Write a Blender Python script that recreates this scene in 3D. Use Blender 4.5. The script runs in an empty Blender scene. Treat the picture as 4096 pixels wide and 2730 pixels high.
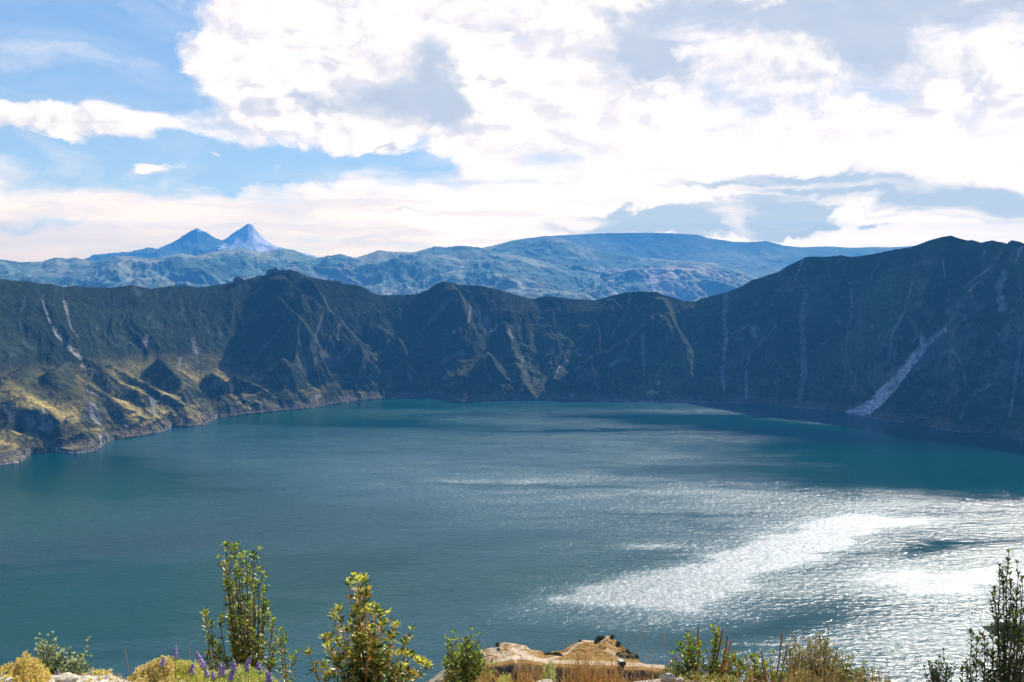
import bpy, math, random
import numpy as np
from mathutils import Vector, Matrix

SC = bpy.context.scene
COL = SC.collection
# ------------------------------------------------------------------ camera
F = 4096.0
CX, CY = 2048.0, 1365.0
PITCH = math.radians(4.36)
CAMZ = 400.0
cd = bpy.data.cameras.new("camera")
cam = bpy.data.objects.new("camera", cd)
COL.objects.link(cam)
cam.location = (0, 0, CAMZ)
cam.rotation_euler = (math.radians(90) - PITCH, 0, 0)
cd.sensor_width = 36.0
cd.lens = 36.0
cd.clip_start = 0.1
cd.clip_end = 90000.0
SC.camera = cam
SC.view_settings.view_transform = 'Standard'
SC.view_settings.look = 'None'
SC.view_settings.exposure = 0.5
SC.view_settings.gamma = 1.0
SC.cycles.volume_bounces = 0
SC.cycles.max_bounces = 8
SC.cycles.sample_clamp_indirect = 6.0
SC.cycles.sample_clamp_direct = 0.0
SC.cycles.use_denoising = True
SC.cycles.use_adaptive_sampling = False

HAZE_D = 7.0e-5
HAZE_COL = (0.08, 0.40, 1.0)
HAZE_TOP = 1340.0
SUN_AZ = math.radians(30)
SUN_EL = math.radians(38)
sd = bpy.data.lights.new("sun", 'SUN')
sun = bpy.data.objects.new("sun", sd)
COL.objects.link(sun)
sd.energy = 5.0
sd.angle = math.radians(0.5)
sd.color = (1.0, 0.93, 0.82)
Ldir = Vector((math.sin(SUN_AZ) * math.cos(SUN_EL), math.cos(SUN_AZ) * math.cos(SUN_EL), math.sin(SUN_EL)))
sun.rotation_euler = Ldir.to_track_quat('Z', 'Y').to_euler()

# ------------------------------------------------------------------ projection helpers
cp, sp = math.cos(PITCH), math.sin(PITCH)


def ray(px, py):
    a = (np.asarray(px, float) - CX) / F
    b = -(np.asarray(py, float) - CY) / F
    return a, cp + sp * b, -sp + cp * b


def az_el(px, py):
    x, y, z = ray(px, py)
    return np.arctan2(x, y), np.arctan2(z, np.hypot(x, y))


def at(px, py, r):
    """world point on the line of sight at horizontal distance r"""
    x, y, z = ray(px, py)
    h = np.hypot(x, y)
    return x / h * r, y / h * r, CAMZ + z / h * r


def on_lake(px, py):
    x, y, z = ray(px, py)
    t = -CAMZ / z
    return x * t, y * t


def proj(X, Y, Z):
    d = Y * cp - (Z - CAMZ) * sp
    u = Y * sp + (Z - CAMZ) * cp
    return CX + F * X / d, CY - F * u / d


# ------------------------------------------------------------------ node helper
class NT:
    def __init__(s, nt):
        s.t = nt
        s.n = nt.nodes
        s.l = nt.links

    def new(s, typ, **kw):
        n = s.n.new(typ)
        for k, v in kw.items():
            setattr(n, k, v)
        return n

    def put(s, sock, v):
        if hasattr(v, 'node'):
            s.l.new(v, sock)
        elif v is not None:
            sock.default_value = v

    def math(s, op, a, b=None, c=None, clamp=False):
        n = s.new('ShaderNodeMath', operation=op, use_clamp=clamp)
        s.put(n.inputs[0], a)
        s.put(n.inputs[1], b)
        if c is not None:
            s.put(n.inputs[2], c)
        return n.outputs[0]

    def vmath(s, op, a, b=None, scale=None):
        n = s.new('ShaderNodeVectorMath', operation=op)
        s.put(n.inputs[0], a)
        if b is not None:
            s.put(n.inputs[1], b)
        if scale is not None:
            s.put(n.inputs['Scale'], scale)
        return n.outputs['Value'] if op in ('DOT_PRODUCT', 'LENGTH') else n.outputs[0]

    def noise(s, vec, scale, detail=4, rough=0.55, dist=0.0, col=False, flat=False):
        n = s.new('ShaderNodeTexNoise', noise_dimensions='2D' if flat else '3D')
        s.put(n.inputs['Vector'], vec)
        n.inputs['Scale'].default_value = scale
        n.inputs['Detail'].default_value = detail
        n.inputs['Roughness'].default_value = rough
        n.inputs['Distortion'].default_value = dist
        return n.outputs['Color'] if col else n.outputs['Fac']

    def mapr(s, v, a, b, c=0.0, d=1.0, smooth=False):
        n = s.new('ShaderNodeMapRange')
        if smooth:
            n.interpolation_type = 'SMOOTHSTEP'
        s.put(n.inputs[0], v)
        for i, q in enumerate((a, b, c, d)):
            s.put(n.inputs[i + 1], q)
        return n.outputs[0]

    def mix(s, f, a, b, mode='MIX'):
        n = s.new('ShaderNodeMix', data_type='RGBA', blend_type=mode)
        s.put(n.inputs[0], f)
        s.put(n.inputs[6], a if hasattr(a, 'node') else (*a, 1))
        s.put(n.inputs[7], b if hasattr(b, 'node') else (*b, 1))
        return n.outputs[2]

    def comb(s, x, y, z):
        n = s.new('ShaderNodeCombineXYZ')
        for i, q in enumerate((x, y, z)):
            s.put(n.inputs[i], q)
        return n.outputs[0]

    def sep(s, v):
        n = s.new('ShaderNodeSeparateXYZ')
        s.put(n.inputs[0], v)
        return n.outputs


# ------------------------------------------------------------------ world: sky + clouds by direction
w = bpy.data.worlds.new("World")
SC.world = w
w.use_nodes = True
W = NT(w.node_tree)
W.noise_ = lambda *a_, **k_: W.noise(*a_, flat=True, **k_)
w.cycles.sampling_method = 'MANUAL'
w.cycles.sample_map_resolution = 512
W.n.clear()
wo = W.new('ShaderNodeOutputWorld')
bg = W.new('ShaderNodeBackground')
bg.inputs[1].default_value = 0.1
W.l.new(bg.outputs[0], wo.inputs[0])
sky = W.new('ShaderNodeTexSky', sky_type='NISHITA')
sky.sun_disc = False
sky.sun_elevation = SUN_EL
sky.sun_rotation = SUN_AZ
sky.altitude = 3000
tc = W.new('ShaderNodeTexCoord').outputs['Generated']
dx, dy, dz = W.sep(tc)
azn = W.math('ARCTAN2', dx, dy)
eln = W.math('ARCSINE', dz)
# perspective coordinates of a flat cloud layer
den = W.math('ADD', W.math('MAXIMUM', dz, 0.0), 0.10)
lay = W.comb(W.math('DIVIDE', dx, den), W.math('DIVIDE', dy, den), 0.0)
nb = W.noise_(lay, 0.75, 9, 0.55, 0.3)          # large
ang = W.comb(azn, W.math('MULTIPLY', eln, 1.7), 0.0)
wcol = W.noise_(ang, 9.0, 9, 0.60, 0.3, col=True)
wv = W.vmath('SUBTRACT', wcol, (0.5, 0.5, 0.5))
wx, wy, wz = W.sep(wv)
pos = W.comb(W.math('ADD', azn, W.math('MULTIPLY', wx, 0.12)), W.math('ADD', eln, W.math('MULTIPLY', wy, 0.06)), 0.0)
angw = W.vmath('ADD', ang, W.vmath('SCALE', wv, None, 0.035))


def puffs(v):
    """cauliflower heaps plus fine wisps"""
    n = W.new('ShaderNodeTexVoronoi', feature='F1', voronoi_dimensions='2D')
    W.put(n.inputs['Vector'], v)
    n.inputs['Scale'].default_value = 10.0
    n.inputs['Detail'].default_value = 3.0
    n.inputs['Roughness'].default_value = 0.55
    n.inputs['Lacunarity'].default_value = 2.2
    p_ = W.mapr(n.outputs['Distance'], 0.1, 0.75, 1.0, 0.0)
    f_ = W.noise_(v, 10.0, 9, 0.60, 0.2)
    return W.math('ADD', W.math('MULTIPLY', p_, 0.30), W.math('MULTIPLY', f_, 0.80)), f_


pf, nm = puffs(angw)
pf2, _q = puffs(W.vmath('ADD', angw, (0.012, 0.016, 0.0)))   # the same heaps a little nearer the sun
relief = W.math('SUBTRACT', pf, pf2)                          # >0 on sides that face the sun


def blobs(lst, vec=None):
    acc = None
    for (px, py, sx, sy, amp) in lst:
        a, e = az_el(px, py)
        v = W.vmath('SUBTRACT', vec or pos, (float(a), float(e), 0))
        v = W.vmath('MULTIPLY', v, (F / sx, F / sy, 0))
        q = W.vmath('DOT_PRODUCT', v, v)
        g = W.math('MULTIPLY', W.math('POWER', 0.3679, q), amp)
        acc = g if acc is None else W.math('ADD', acc, g)
    return acc


blue = blobs([(60, 40, 600, 210, -1.35), (60, 280, 480, 100, -1.05), (620, 300, 170, 150, -0.75), (950, 640, 560, 52, -1.0),
              (330, 600, 380, 40, -0.6), (1650, 650, 330, 50, -0.5), (2050, 120, 110, 60, -0.45),
              (1980, 740, 260, 26, -0.3), (850, 730, 700, 36, -0.45), (60, 885, 300, 20, -0.25),
              (1200, 130, 60, 40, -0.3), (600, 560, 200, 30, -0.3),
              (980, 170, 280, 230, 0.8), (1300, 120, 350, 250, 0.6), (1950, 260, 420, 280, 0.7), (330, 480, 270, 50, 0.7), (80, 420, 220, 26, 0.45),
              (760, 628, 60, 22, 1.2), (565, 690, 55, 24, 0.8), (500, 240, 60, 40, 0.8), (600, 170, 50, 40, 0.5), (1470, 590, 110, 40, 1.0),
              (1930, 655, 80, 45, 0.8), (0, 490, 80, 40, 0.5), (2470, 510, 200, 60, 0.5)])
up = W.mapr(eln, 0.05, 0.13, 0.0, 1.0, True)         # heaped cloud above, sheets below
pq = W.math('MULTIPLY', W.math('SUBTRACT', pf, 0.56), W.math('ADD', 0.6, W.math('MULTIPLY', up, 0.9)))
cov = W.math('ADD', W.math('ADD', W.mapr(azn, -0.1, 0.12, 0.66, 0.92), blue), pq)
cov = W.math('ADD', cov, W.math('MULTIPLY', W.math('SUBTRACT', nb, 0.5), 0.6))
cov = W.mapr(cov, 0.0, 0.72, 0.0, 1.0, True)
# thin high veils over the blue
stv = W.vmath('MULTIPLY', W.vmath('ADD', ang, W.vmath('SCALE', wv, None, 0.05)), (5.0, 12.0, 1))
cir = W.mapr(W.noise_(stv, 1.0, 8, 0.62, 0.8), 0.44, 0.80, 0.02, 0.38, True)
cov = W.math('MAXIMUM', cov, cir)
# towards the back of the sky and the zenith the cloud opens up to clear blue
ahead = W.mapr(dy, 0.05, 0.55, 0.0, 1.0, True)
low = W.mapr(dz, 0.45, 0.75, 1.0, 0.25, True)
cov = W.math('MULTIPLY', W.math('MULTIPLY', cov, ahead), low)
grey = blobs([(1500, 390, 300, 70, 1.0), (1760, 300, 130, 150, 0.95), (1180, 390, 200, 45, 0.6), (1620, 470, 220, 60, 0.55),
              (2560, 130, 170, 150, 0.95), (2600, 270, 150, 80, 0.85), (2330, 230, 280, 80, 0.4), (2950, 60, 260, 60, 0.45),
              (3350, 60, 320, 95, 1.1), (3470, 200, 150, 100, 1.0), (3900, 30, 360, 85, 1.1), (2800, 40, 160, 60, 0.5), (3800, 260, 280, 80, 0.5), (3050, 250, 320, 70, 0.35),
              (1100, 180, 260, 110, 0.25), (2250, 430, 280, 80, 0.25), (3700, 380, 400, 80, 0.2), (2100, 330, 120, 70, 0.25),
              (1540, 595, 34, 26, 0.9), (150, 530, 320, 40, 0.35), (900, 480, 300, 40, 0.25), (1480, 610, 90, 20, 0.3)])
greyl = blobs([(2650, 885, 200, 44, 1.1), (2480, 918, 300, 24, 1.0), (2950, 840, 400, 16, 0.5), (3700, 820, 300, 24, 0.5), (2400, 850, 220, 20, 0.5), (3110, 885, 120, 38, 1.2), (3270, 895, 60, 40, 1.3), (3200, 925, 200, 14, 0.6),
              (3300, 725, 290, 24, 1.0), (2900, 765, 330, 16, 0.8), (3800, 765, 330, 42, 1.0), (3350, 795, 420, 18, 0.7), (4040, 810, 120, 36, 0.8),
              (3450, 915, 40, 16, 1.0), (3850, 870, 240, 16, 0.5), (2810, 905, 120, 26, 0.8), (1500, 965, 220, 14, 0.4), (1650, 862, 250, 9, 0.35), (3300, 860, 500, 10, 0.35)])
sheet = W.noise_(W.vmath('MULTIPLY', angw, (7.0, 46.0, 1)), 1.0, 8, 0.6, 0.3)
gr = W.math('ADD', grey, W.math('MULTIPLY', W.math('SUBTRACT', nm, 0.5), 1.3))
gr = W.math('SUBTRACT', gr, W.math('MULTIPLY', relief, 1.6))
gr = W.math('MULTIPLY', W.mapr(gr, 0.12, 1.15, 0.0, 0.9, True), W.math('ADD', 0.25, W.math('MULTIPLY', up, 0.75)))
grl = W.math('ADD', greyl, W.math('MULTIPLY', W.math('SUBTRACT', sheet, 0.5), 1.1))
grl = W.math('ADD', grl, W.math('MULTIPLY', W.math('SUBTRACT', nm, 0.5), 0.7))
grl = W.mapr(grl, 0.05, 0.98, 0.0, 0.95, True)
# modelling of the white cloud: sunward sides bright, lee sides lavender
mod = W.math('ADD', W.mapr(relief, -0.15, 0.12, 0.0, 1.0, True), W.math('MULTIPLY', W.math('SUBTRACT', nm, 0.47), 1.4), clamp=True)
mod = W.math('ADD', W.math('MULTIPLY', mod, up), W.math('MULTIPLY', W.mapr(sheet, 0.36, 0.62, 0.1, 1.0, True), W.math('SUBTRACT', 1.0, up)))
white = W.mix(mod, (5.8, 5.75, 6.45), (9.0, 8.1, 7.5))
rightw = W.math('MULTIPLY', W.mapr(azn, -0.15, 0.25, 0.0, 1.0, True), W.mapr(eln, 0.0, 0.16, 1.0, 0.25, True))
white = W.mix(W.math('MULTIPLY', rightw, 0.7), white, (8.8, 8.0, 7.6))
hz = W.math('MULTIPLY', W.mapr(eln, 0.0, 0.12, 1.0, 0.0, True), W.mapr(azn, -0.25, 0.05, 0.85, 0.15, True))
white = W.mix(hz, white, (7.3, 6.35, 6.35))
bluec = W.mix(W.mapr(dz, 0.02, 0.30, 0.0, 1.0), (3.4, 5.3, 6.7), (1.45, 3.2, 6.1))
skyc = W.mix(W.math('MULTIPLY', ahead, 0.85), W.vmath('MULTIPLY', sky.outputs[0], (0.25, 0.45, 0.85)), bluec)
c1 = W.mix(cov, skyc, white)
c1 = W.mix(W.math('MULTIPLY', gr, ahead), c1, (3.5, 4.3, 5.6))
c1 = W.mix(W.math('MULTIPLY', grl, ahead), c1, (3.2, 4.3, 5.7))
# the low sky is seen through kilometres of haze, so the sky itself is brighter there
pth = W.math('MINIMUM', W.math('DIVIDE', HAZE_TOP - CAMZ, W.math('MAXIMUM', dz, 0.01)), 24000.0)
T_ = W.math('MAXIMUM', W.math('POWER', 2.71828, W.math('MULTIPLY', pth, -HAZE_D)), 0.18)
ins = W.vmath('SCALE', tuple(5.7 * q for q in HAZE_COL), None, W.math('SUBTRACT', 1.0, T_))
c2 = W.vmath('MAXIMUM', W.vmath('SUBTRACT', c1, ins), W.vmath('SCALE', c1, None, 0.2))
c2 = W.vmath('SCALE', c2, None, W.math('DIVIDE', 1.0, T_))
W.l.new(c2, bg.inputs[0])

# ------------------------------------------------------------------ numpy noise
_rs = np.random.RandomState(7)
_perm = _rs.permutation(4096)
_ga = _rs.rand(4096) * 2 * math.pi
_gx, _gy = np.cos(_ga), np.sin(_ga)


def perlin(x, y, seed=0):
    xi = np.floor(x).astype(np.int64)
    yi = np.floor(y).astype(np.int64)
    xf, yf = x - xi, y - yi
    u = xf * xf * xf * (xf * (xf * 6 - 15) + 10)
    v = yf * yf * yf * (yf * (yf * 6 - 15) + 10)

    def g(ix, iy, fx, fy):
        h = _perm[(_perm[(ix + seed * 131) & 4095] + iy) & 4095]
        return _gx[h] * fx + _gy[h] * fy
    a = g(xi, yi, xf, yf)
    b = g(xi + 1, yi, xf - 1, yf)
    c = g(xi, yi + 1, xf, yf - 1)
    d = g(xi + 1, yi + 1, xf - 1, yf - 1)
    return ((a + (b - a) * u) * (1 - v) + (c + (d - c) * u) * v) * 1.5


def fbm(x, y, octv=5, seed=0, gain=0.5, lac=2.03):
    s = 0
    a = 1.0
    t = 0
    for i in range(octv):
        s = s + a * perlin(x, y, seed + i)
        t += a
        a *= gain
        x = x * lac + 11.3
        y = y * lac - 7.1
    return s / t


def ridged(x, y, octv=5, seed=0, gain=0.5):
    s = 0
    a = 1.0
    t = 0
    for i in range(octv):
        s = s + a * (1 - 2 * np.abs(perlin(x, y, seed + i)))
        t += a
        a *= gain
        x = x * 2.07 + 3.3
        y = y * 2.07 + 5.1
    return s / t


def sstep(x, a, b):
    t = np.clip((x - a) / (b - a), 0, 1)
    return t * t * (3 - 2 * t)


def grid_mesh(name, X, Y, Z, cols=None, mat=None, attrs=None):
    nr, nc = X.shape
    me = bpy.data.meshes.new(name)
    co = np.stack([X, Y, Z], -1).reshape(-1, 3).astype(np.float32)
    idx = np.arange(nr * nc).reshape(nr, nc)
    q = np.stack([idx[:-1, :-1], idx[:-1, 1:], idx[1:, 1:], idx[1:, :-1]], -1).reshape(-1, 4)
    me.vertices.add(len(co))
    me.vertices.foreach_set('co', co.ravel())
    me.loops.add(q.size)
    me.loops.foreach_set('vertex_index', q.ravel().astype(np.int32))
    me.polygons.add(len(q))
    me.polygons.foreach_set('loop_start', np.arange(0, q.size, 4, dtype=np.int32))
    me.polygons.foreach_set('loop_total', np.full(len(q), 4, np.int32))
    me.polygons.foreach_set('use_smooth', np.ones(len(q), bool))
    me.update(calc_edges=True)
    if cols is not None:
        a = me.color_attributes.new('Col', 'FLOAT_COLOR', 'POINT')
        c = np.concatenate([cols.reshape(-1, 3), np.ones((nr * nc, 1))], 1).astype(np.float32)
        a.data.foreach_set('color', c.ravel())
    for k, v in (attrs or {}).items():
        a = me.attributes.new(k, 'FLOAT', 'POINT')
        a.data.foreach_set('value', v.reshape(-1).astype(np.float32))
    if mat:
        me.materials.append(mat)
    o = bpy.data.objects.new(name, me)
    COL.objects.link(o)
    return o


def normals(X, Y, Z):
    P = np.stack([X, Y, Z], -1)
    a = np.gradient(P, axis=1)
    b = np.gradient(P, axis=0)
    n = np.cross(a, b)
    n /= np.linalg.norm(n, axis=-1, keepdims=True) + 1e-9
    n *= np.sign(n[..., 2:3] + 1e-9)
    return n


def lerp3(a, b, t):
    return a * (1 - t[..., None]) + np.asarray(b) * t[..., None]


def polydist(U, V, pts):
    """distance to polyline, signed side, parameter index along it"""
    best = np.full(U.shape, 1e9)
    side = np.zeros(U.shape)
    par = np.zeros(U.shape)
    for i in range(len(pts) - 1):
        ax, ay = pts[i][:2]
        bx, by = pts[i + 1][:2]
        ex, ey = bx - ax, by - ay
        L2 = ex * ex + ey * ey + 1e-9
        t = np.clip(((U - ax) * ex + (V - ay) * ey) / L2, 0, 1)
        qx, qy = U - (ax + t * ex), V - (ay + t * ey)
        d = np.hypot(qx, qy)
        m = d < best
        best = np.where(m, d, best)
        side = np.where(m, ex * qy - ey * qx, side)
        par = np.where(m, i + t, par)
    return best, side, par


# ------------------------------------------------------------------ terrain material
def terrain_mat(name, s1, s2, bump, bscale, amp1=0.5, rough=0.9, speck=0.0, squash=1.0):
    m = bpy.data.materials.new(name)
    m.use_nodes = True
    N = NT(m.node_tree)
    bs = N.n['Principled BSDF']
    bs.inputs['Roughness'].default_value = rough
    bs.inputs['Specular IOR Level'].default_value = 0.08
    at_ = N.new('ShaderNodeAttribute', attribute_name='Col').outputs['Color']
    oc = N.new('ShaderNodeTexCoord').outputs['Object']
    oc = N.vmath('MULTIPLY', oc, (1, 1, squash))
    n1 = N.noise(oc, s1, 7, 0.62, 0.3)
    n2 = N.noise(oc, s2, 6, 0.65)
    f = N.mapr(n1, 0.3, 0.7, 1 - amp1, 1 + amp1)
    f2 = N.mapr(n2, 0.35, 0.65, 1 - amp1, 1 + amp1)
    f = N.math('MULTIPLY', f, f2)
    col = N.vmath('SCALE', at_, None, f)
    if speck:
        vo = N.new('ShaderNodeTexVoronoi')
        N.put(vo.inputs['Vector'], oc)
        vo.inputs['Scale'].default_value = speck
        k = N.mapr(vo.outputs['Distance'], 0.2, 0.45, 0.45, 1.0, True)
        col = N.vmath('SCALE', col, None, k)
    N.l.new(col, bs.inputs['Base Color'])
    bn = N.noise(oc, bscale, 8, 0.65)
    b = N.new('ShaderNodeBump')
    b.inputs['Strength'].default_value = 1.0
    b.inputs['Distance'].default_value = bump
    N.l.new(bn, b.inputs['Height'])
    N.l.new(b.outputs[0], bs.inputs['Normal'])
    return m


# ------------------------------------------------------------------ crater wall
RIM = np.array([(-900, 1120), (-400, 1105), (0, 1116), (51, 1123), (115, 1126), (159, 1135), (204, 1137), (255, 1149), (300, 1143), (357, 1150), (446, 1152), (529, 1141),
    (606, 1156), (676, 1146), (733, 1142), (797, 1151), (848, 1144), (906, 1135), (957, 1124), (1020, 1110), (1071, 1098), (1097, 1086),
    (1122, 1081), (1161, 1080), (1186, 1086), (1212, 1098), (1250, 1112), (1307, 1121), (1358, 1126), (1377, 1135), (1428, 1141), (1466, 1155),
    (1491, 1174), (1523, 1182), (1581, 1181), (1664, 1179), (1708, 1161), (1746, 1136), (1772, 1126), (1804, 1131), (1842, 1141), (1912, 1143),
    (1976, 1155), (2040, 1173), (2065, 1181), (2135, 1198), (2174, 1186), (2212, 1188), (2295, 1197), (2384, 1202), (2435, 1187), (2499, 1171),
    (2563, 1166), (2626, 1169), (2658, 1181), (2700, 1192), (2738, 1206), (2783, 1206), (2808, 1193), (2834, 1188), (2904, 1171), (2955, 1152),
    (3006, 1123), (3083, 1098), (3114, 1088), (3146, 1067), (3185, 1048), (3223, 1031), (3242, 1026), (3293, 1029), (3363, 1022), (3401, 1029),
    (3452, 1024), (3516, 1012), (3580, 999), (3644, 989), (3682, 976), (3720, 961), (3771, 948), (3803, 943), (3835, 954), (3867, 962),
    (3886, 961), (3924, 971), (3969, 962), (4007, 970), (4026, 976), (4046, 961), (4071, 966), (4096, 975), (4300, 950), (4700, 990), (5200, 960)], float)
SHORE = np.array([(-900, 2050), (-400, 1940), (-40, 1868), (64, 1856), (95, 1855), (104, 1820), (210, 1811), (293, 1817), (357, 1812), (408, 1793), (427, 1766),
    (542, 1751), (660, 1730), (672, 1711), (765, 1710), (840, 1697), (850, 1676), (925, 1667), (1084, 1651), (1244, 1635), (1300, 1622), (1428, 1607), (1555, 1596),
    (1746, 1593), (1797, 1607), (1848, 1614), (1912, 1607), (2065, 1603), (2257, 1603), (2384, 1605), (2576, 1608), (2700, 1613), (2891, 1613),
    (3083, 1622), (3210, 1635), (3338, 1646), (3440, 1662), (3548, 1690), (3695, 1699), (3784, 1729), (3848, 1735), (3931, 1731), (4014, 1735),
    (4058, 1758), (4096, 1766), (4400, 1850), (5200, 2150)], float)

sx_, sy_ = on_lake(SHORE[:, 0], SHORE[:, 1])
sh_az, sh_r = np.arctan2(sx_, sy_), np.hypot(sx_, sy_)


def rim_range(az):
    c = np.cos(np.clip(az, -0.6, 0.6))
    return 1850 * c + np.sqrt(np.maximum((1850 * c) ** 2 - (1850 ** 2 - 1560 ** 2), 1)) + 0


_a, _e = az_el(RIM[:, 0], RIM[:, 1])
rim_az = _a
rim_z = CAMZ + np.tan(_e) * rim_range(_a)

NC = 1700
AZ = np.linspace(math.radians(-34), math.radians(34), NC)
SR = np.interp(AZ, sh_az, sh_r)
RR = rim_range(AZ)
RZ = np.interp(AZ, rim_az, rim_z) + 1.5 * fbm(AZ * 3000 / 14, AZ * 0, 3, 50)
SR = SR + 9 * fbm(AZ * 3000 / 70, AZ * 0, 5, 51)
SR0 = SR.copy()
SR = 4.5 * fbm(AZ * 3000 / 16, AZ * 0 + 5, 3, 52) + np.convolve(np.pad(SR, 12, mode='edge'), np.hanning(25) / np.hanning(25).sum(), mode='valid')
_kz = np.hanning(121) / np.hanning(121).sum()
RZS = np.convolve(np.pad(RZ, 60, mode='edge'), _kz, mode='valid')
_k = np.exp(-(np.arange(-90, 91) / 38.0) ** 2)
_k /= _k.sum()
SRS = np.convolve(np.pad(SR, 90, mode='edge'), _k, mode='valid') + 10
V = np.concatenate([np.linspace(-0.05, 0, 8, endpoint=False), np.linspace(0, 0.12, 90, endpoint=False), np.linspace(0.12, 1.0, 390), np.linspace(1.004, 1.5, 40)])
VV, AA = np.meshgrid(V, AZ, indexing='ij')
R = SR[None] + VV * (RR - SR)[None]
X, Y = R * np.sin(AA), R * np.cos(AA)
arc = AA * 3000.0
v = np.clip((R - SRS[None]) / (RR - SRS)[None], 0, 1)
run = (RR - SRS)[None] + 0 * VV


def base_profile(v, run, zr):
    d = R - SR[None]
    terrace = 16 * (0.45 * sstep(d, 0, 12) + 0.55 * sstep(v * run, 0, 16))
    long = np.clip((run - 500) / 500, 0, 1)
    p1 = 0.38 * v + 0.62 * v ** 1.7
    p2 = 0.30 * v + 0.70 * v ** 2.4
    p = p1 * (1 - long) + p2 * long
    return terrace + (zr - 16) * p


Z = base_profile(v, run, RZS[None] + (RZ - RZS)[None] * sstep(v, 0.88, 1.0))
Z = np.where(VV < 0, VV * (RR - SR)[None] * 0.6, Z)
Z = np.where(VV > 1, RZ[None] - (VV - 1) * run * 0.45, Z)
env = np.sin(np.pi * np.clip(v, 0, 1) ** 0.85) ** 0.8
env = np.where((VV > 0) & (VV < 1), env, 0)

# explicit spurs (pixel crest lines laid onto the wall, standing out from it)
Rc = SR[None] + V[:, None] * (RR - SR)[None]


def hit(px, py):
    a, e = az_el(px, py)
    j = int(np.clip(np.searchsorted(AZ, a), 0, NC - 1))
    zr = CAMZ + np.tan(e) * R[:, j]
    above = Z[:, j] >= zr - 0.01
    k = np.argmax(above) if above.any() else len(V) - 41
    return R[max(k, 1), j]


Z0 = Z.copy()
# (points, protrusion m, slope on camera side, slope on far side)
SPURS = [
    ([(-300, 1420), (-80, 1440), (0, 1458), (70, 1490), (147, 1538), (230, 1590), (330, 1680), (420, 1760)], 55, 0.55, 0.5),
    ([(20, 1510), (70, 1487), (128, 1454), (166, 1463), (255, 1490), (351, 1544), (446, 1589), (520, 1650), (560, 1725)], 75, 0.75, 0.5),
    ([(200, 1490), (255, 1461), (319, 1434), (395, 1468), (485, 1528), (574, 1582), (689, 1640)], 85, 0.85, 0.5),
    ([(440, 1462), (520, 1500), (600, 1550), (690, 1610), (800, 1662)], 60, 0.9, 0.6),
    ([(640, 1440), (676, 1474), (735, 1535), (797, 1602), (830, 1660)], 80, 0.9, 0.7),
    ([(948, 1503), (962, 1512)], 95, 0.95, 0.8),
    ([(1057, 1545), (1061, 1547)], 110, 0.95, 0.8),
    ([(850, 1500), (893, 1545)], 60, 0.9, 0.8),
    ([(1140, 1440), (1173, 1487), (1210, 1530), (1250, 1563), (1300, 1610)], 85, 0.95, 0.8),
    ([(1122, 1084), (1170, 1140), (1215, 1185), (1300, 1240), (1357, 1289), (1434, 1359), (1453, 1410), (1472, 1474), (1490, 1560)], 95, 0.9, 1.4),
    ([(1225, 1105), (1270, 1160), (1310, 1230), (1300, 1238)], 40, 1.0, 1.3),
    ([(1110, 1200), (1180, 1260), (1240, 1360), (1290, 1470), (1340, 1560)], 60, 0.9, 1.1),
    ([(1590, 1370), (1630, 1440), (1650, 1500), (1670, 1540)], 50, 0.9, 0.9),
    ([(1804, 1133), (1835, 1170), (1850, 1230), (1870, 1290)], 40, 1.0, 1.2),
    ([(2440, 1190), (2380, 1300), (2300, 1380), (2235, 1450), (2215, 1530)], 45, 1.0, 1.0),
    ([(1830, 1540), (1870, 1505), (1951, 1426), (1980, 1470), (2005, 1540)], 85, 0.95, 0.9),
    ([(2010, 1290), (2040, 1380), (2075, 1470), (2100, 1550)], 45, 1.0, 1.0),
    ([(2614, 1257), (2512, 1366), (2384, 1442), (2240, 1505), (2215, 1560)], 75, 1.0, 0.9),
    ([(2640, 1180), (2690, 1290), (2740, 1400), (2760, 1500)], 40, 1.0, 1.0),
    ([(3060, 1240), (3110, 1320), (3120, 1450)], 40, 1.0, 1.0),
    ([(4026, 978), (3969, 1085), (3880, 1190), (3784, 1295), (3660, 1400), (3561, 1490), (3500, 1580)], 95, 1.0, 0.8),
    ([(3760, 1060), (3700, 1170), (3620, 1260), (3560, 1380)], 60, 1.0, 1.0),
    ([(4200, 1080), (4100, 1250), (3960, 1420), (3860, 1560), (3800, 1690)], 70, 1.0, 0.9),
]
wob = (16 - 9 * sstep(-AA, 0.10, 0.30)) * fbm(X / 90, Y / 90, 5, 60)
for pts, pro, s_cam, s_far in SPURS:
    P = []
    for (px, py) in pts:
        r = hit(px, py)
        k = pro * min(1.0, max(0.0, (CAMZ + 40 - at(px, py, r)[2]) / 140.0))
        r = max(r - k, 0)
        x, y, z = at(px, py, r)
        P.append((x, y, z))
    xs = [p[0] for p in P]
    m = (X > min(xs) - 420) & (X < max(xs) + 420)
    U, Vv = X[m], Y[m]
    d, side, par = polydist(U, Vv, P)
    zz = np.interp(par, range(len(P)), [p[2] for p in P])
    # camera side: nearer to the camera than the crest line at that azimuth
    ri = np.hypot(U, Vv)
    pr = np.interp(par, range(len(P)), [math.hypot(p[0], p[1]) for p in P])
    near = sstep(pr - ri, -12, 12)
    sl = s_far + (s_cam - s_far) * near
    f = zz - sl * np.sqrt(d * d + 16) + 4 + wob[m] * np.clip(d / 40, 0, 1)
    zb = Z[m]
    k = 9.0
    h = np.clip(0.5 + 0.5 * (f - zb) / k, 0, 1)
    zn = zb * (1 - h) + f * h + k * h * (1 - h)
    Z[m] = np.where((VV[m] > 0.0) & (VV[m] < 1.0), zn, zb)

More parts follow.
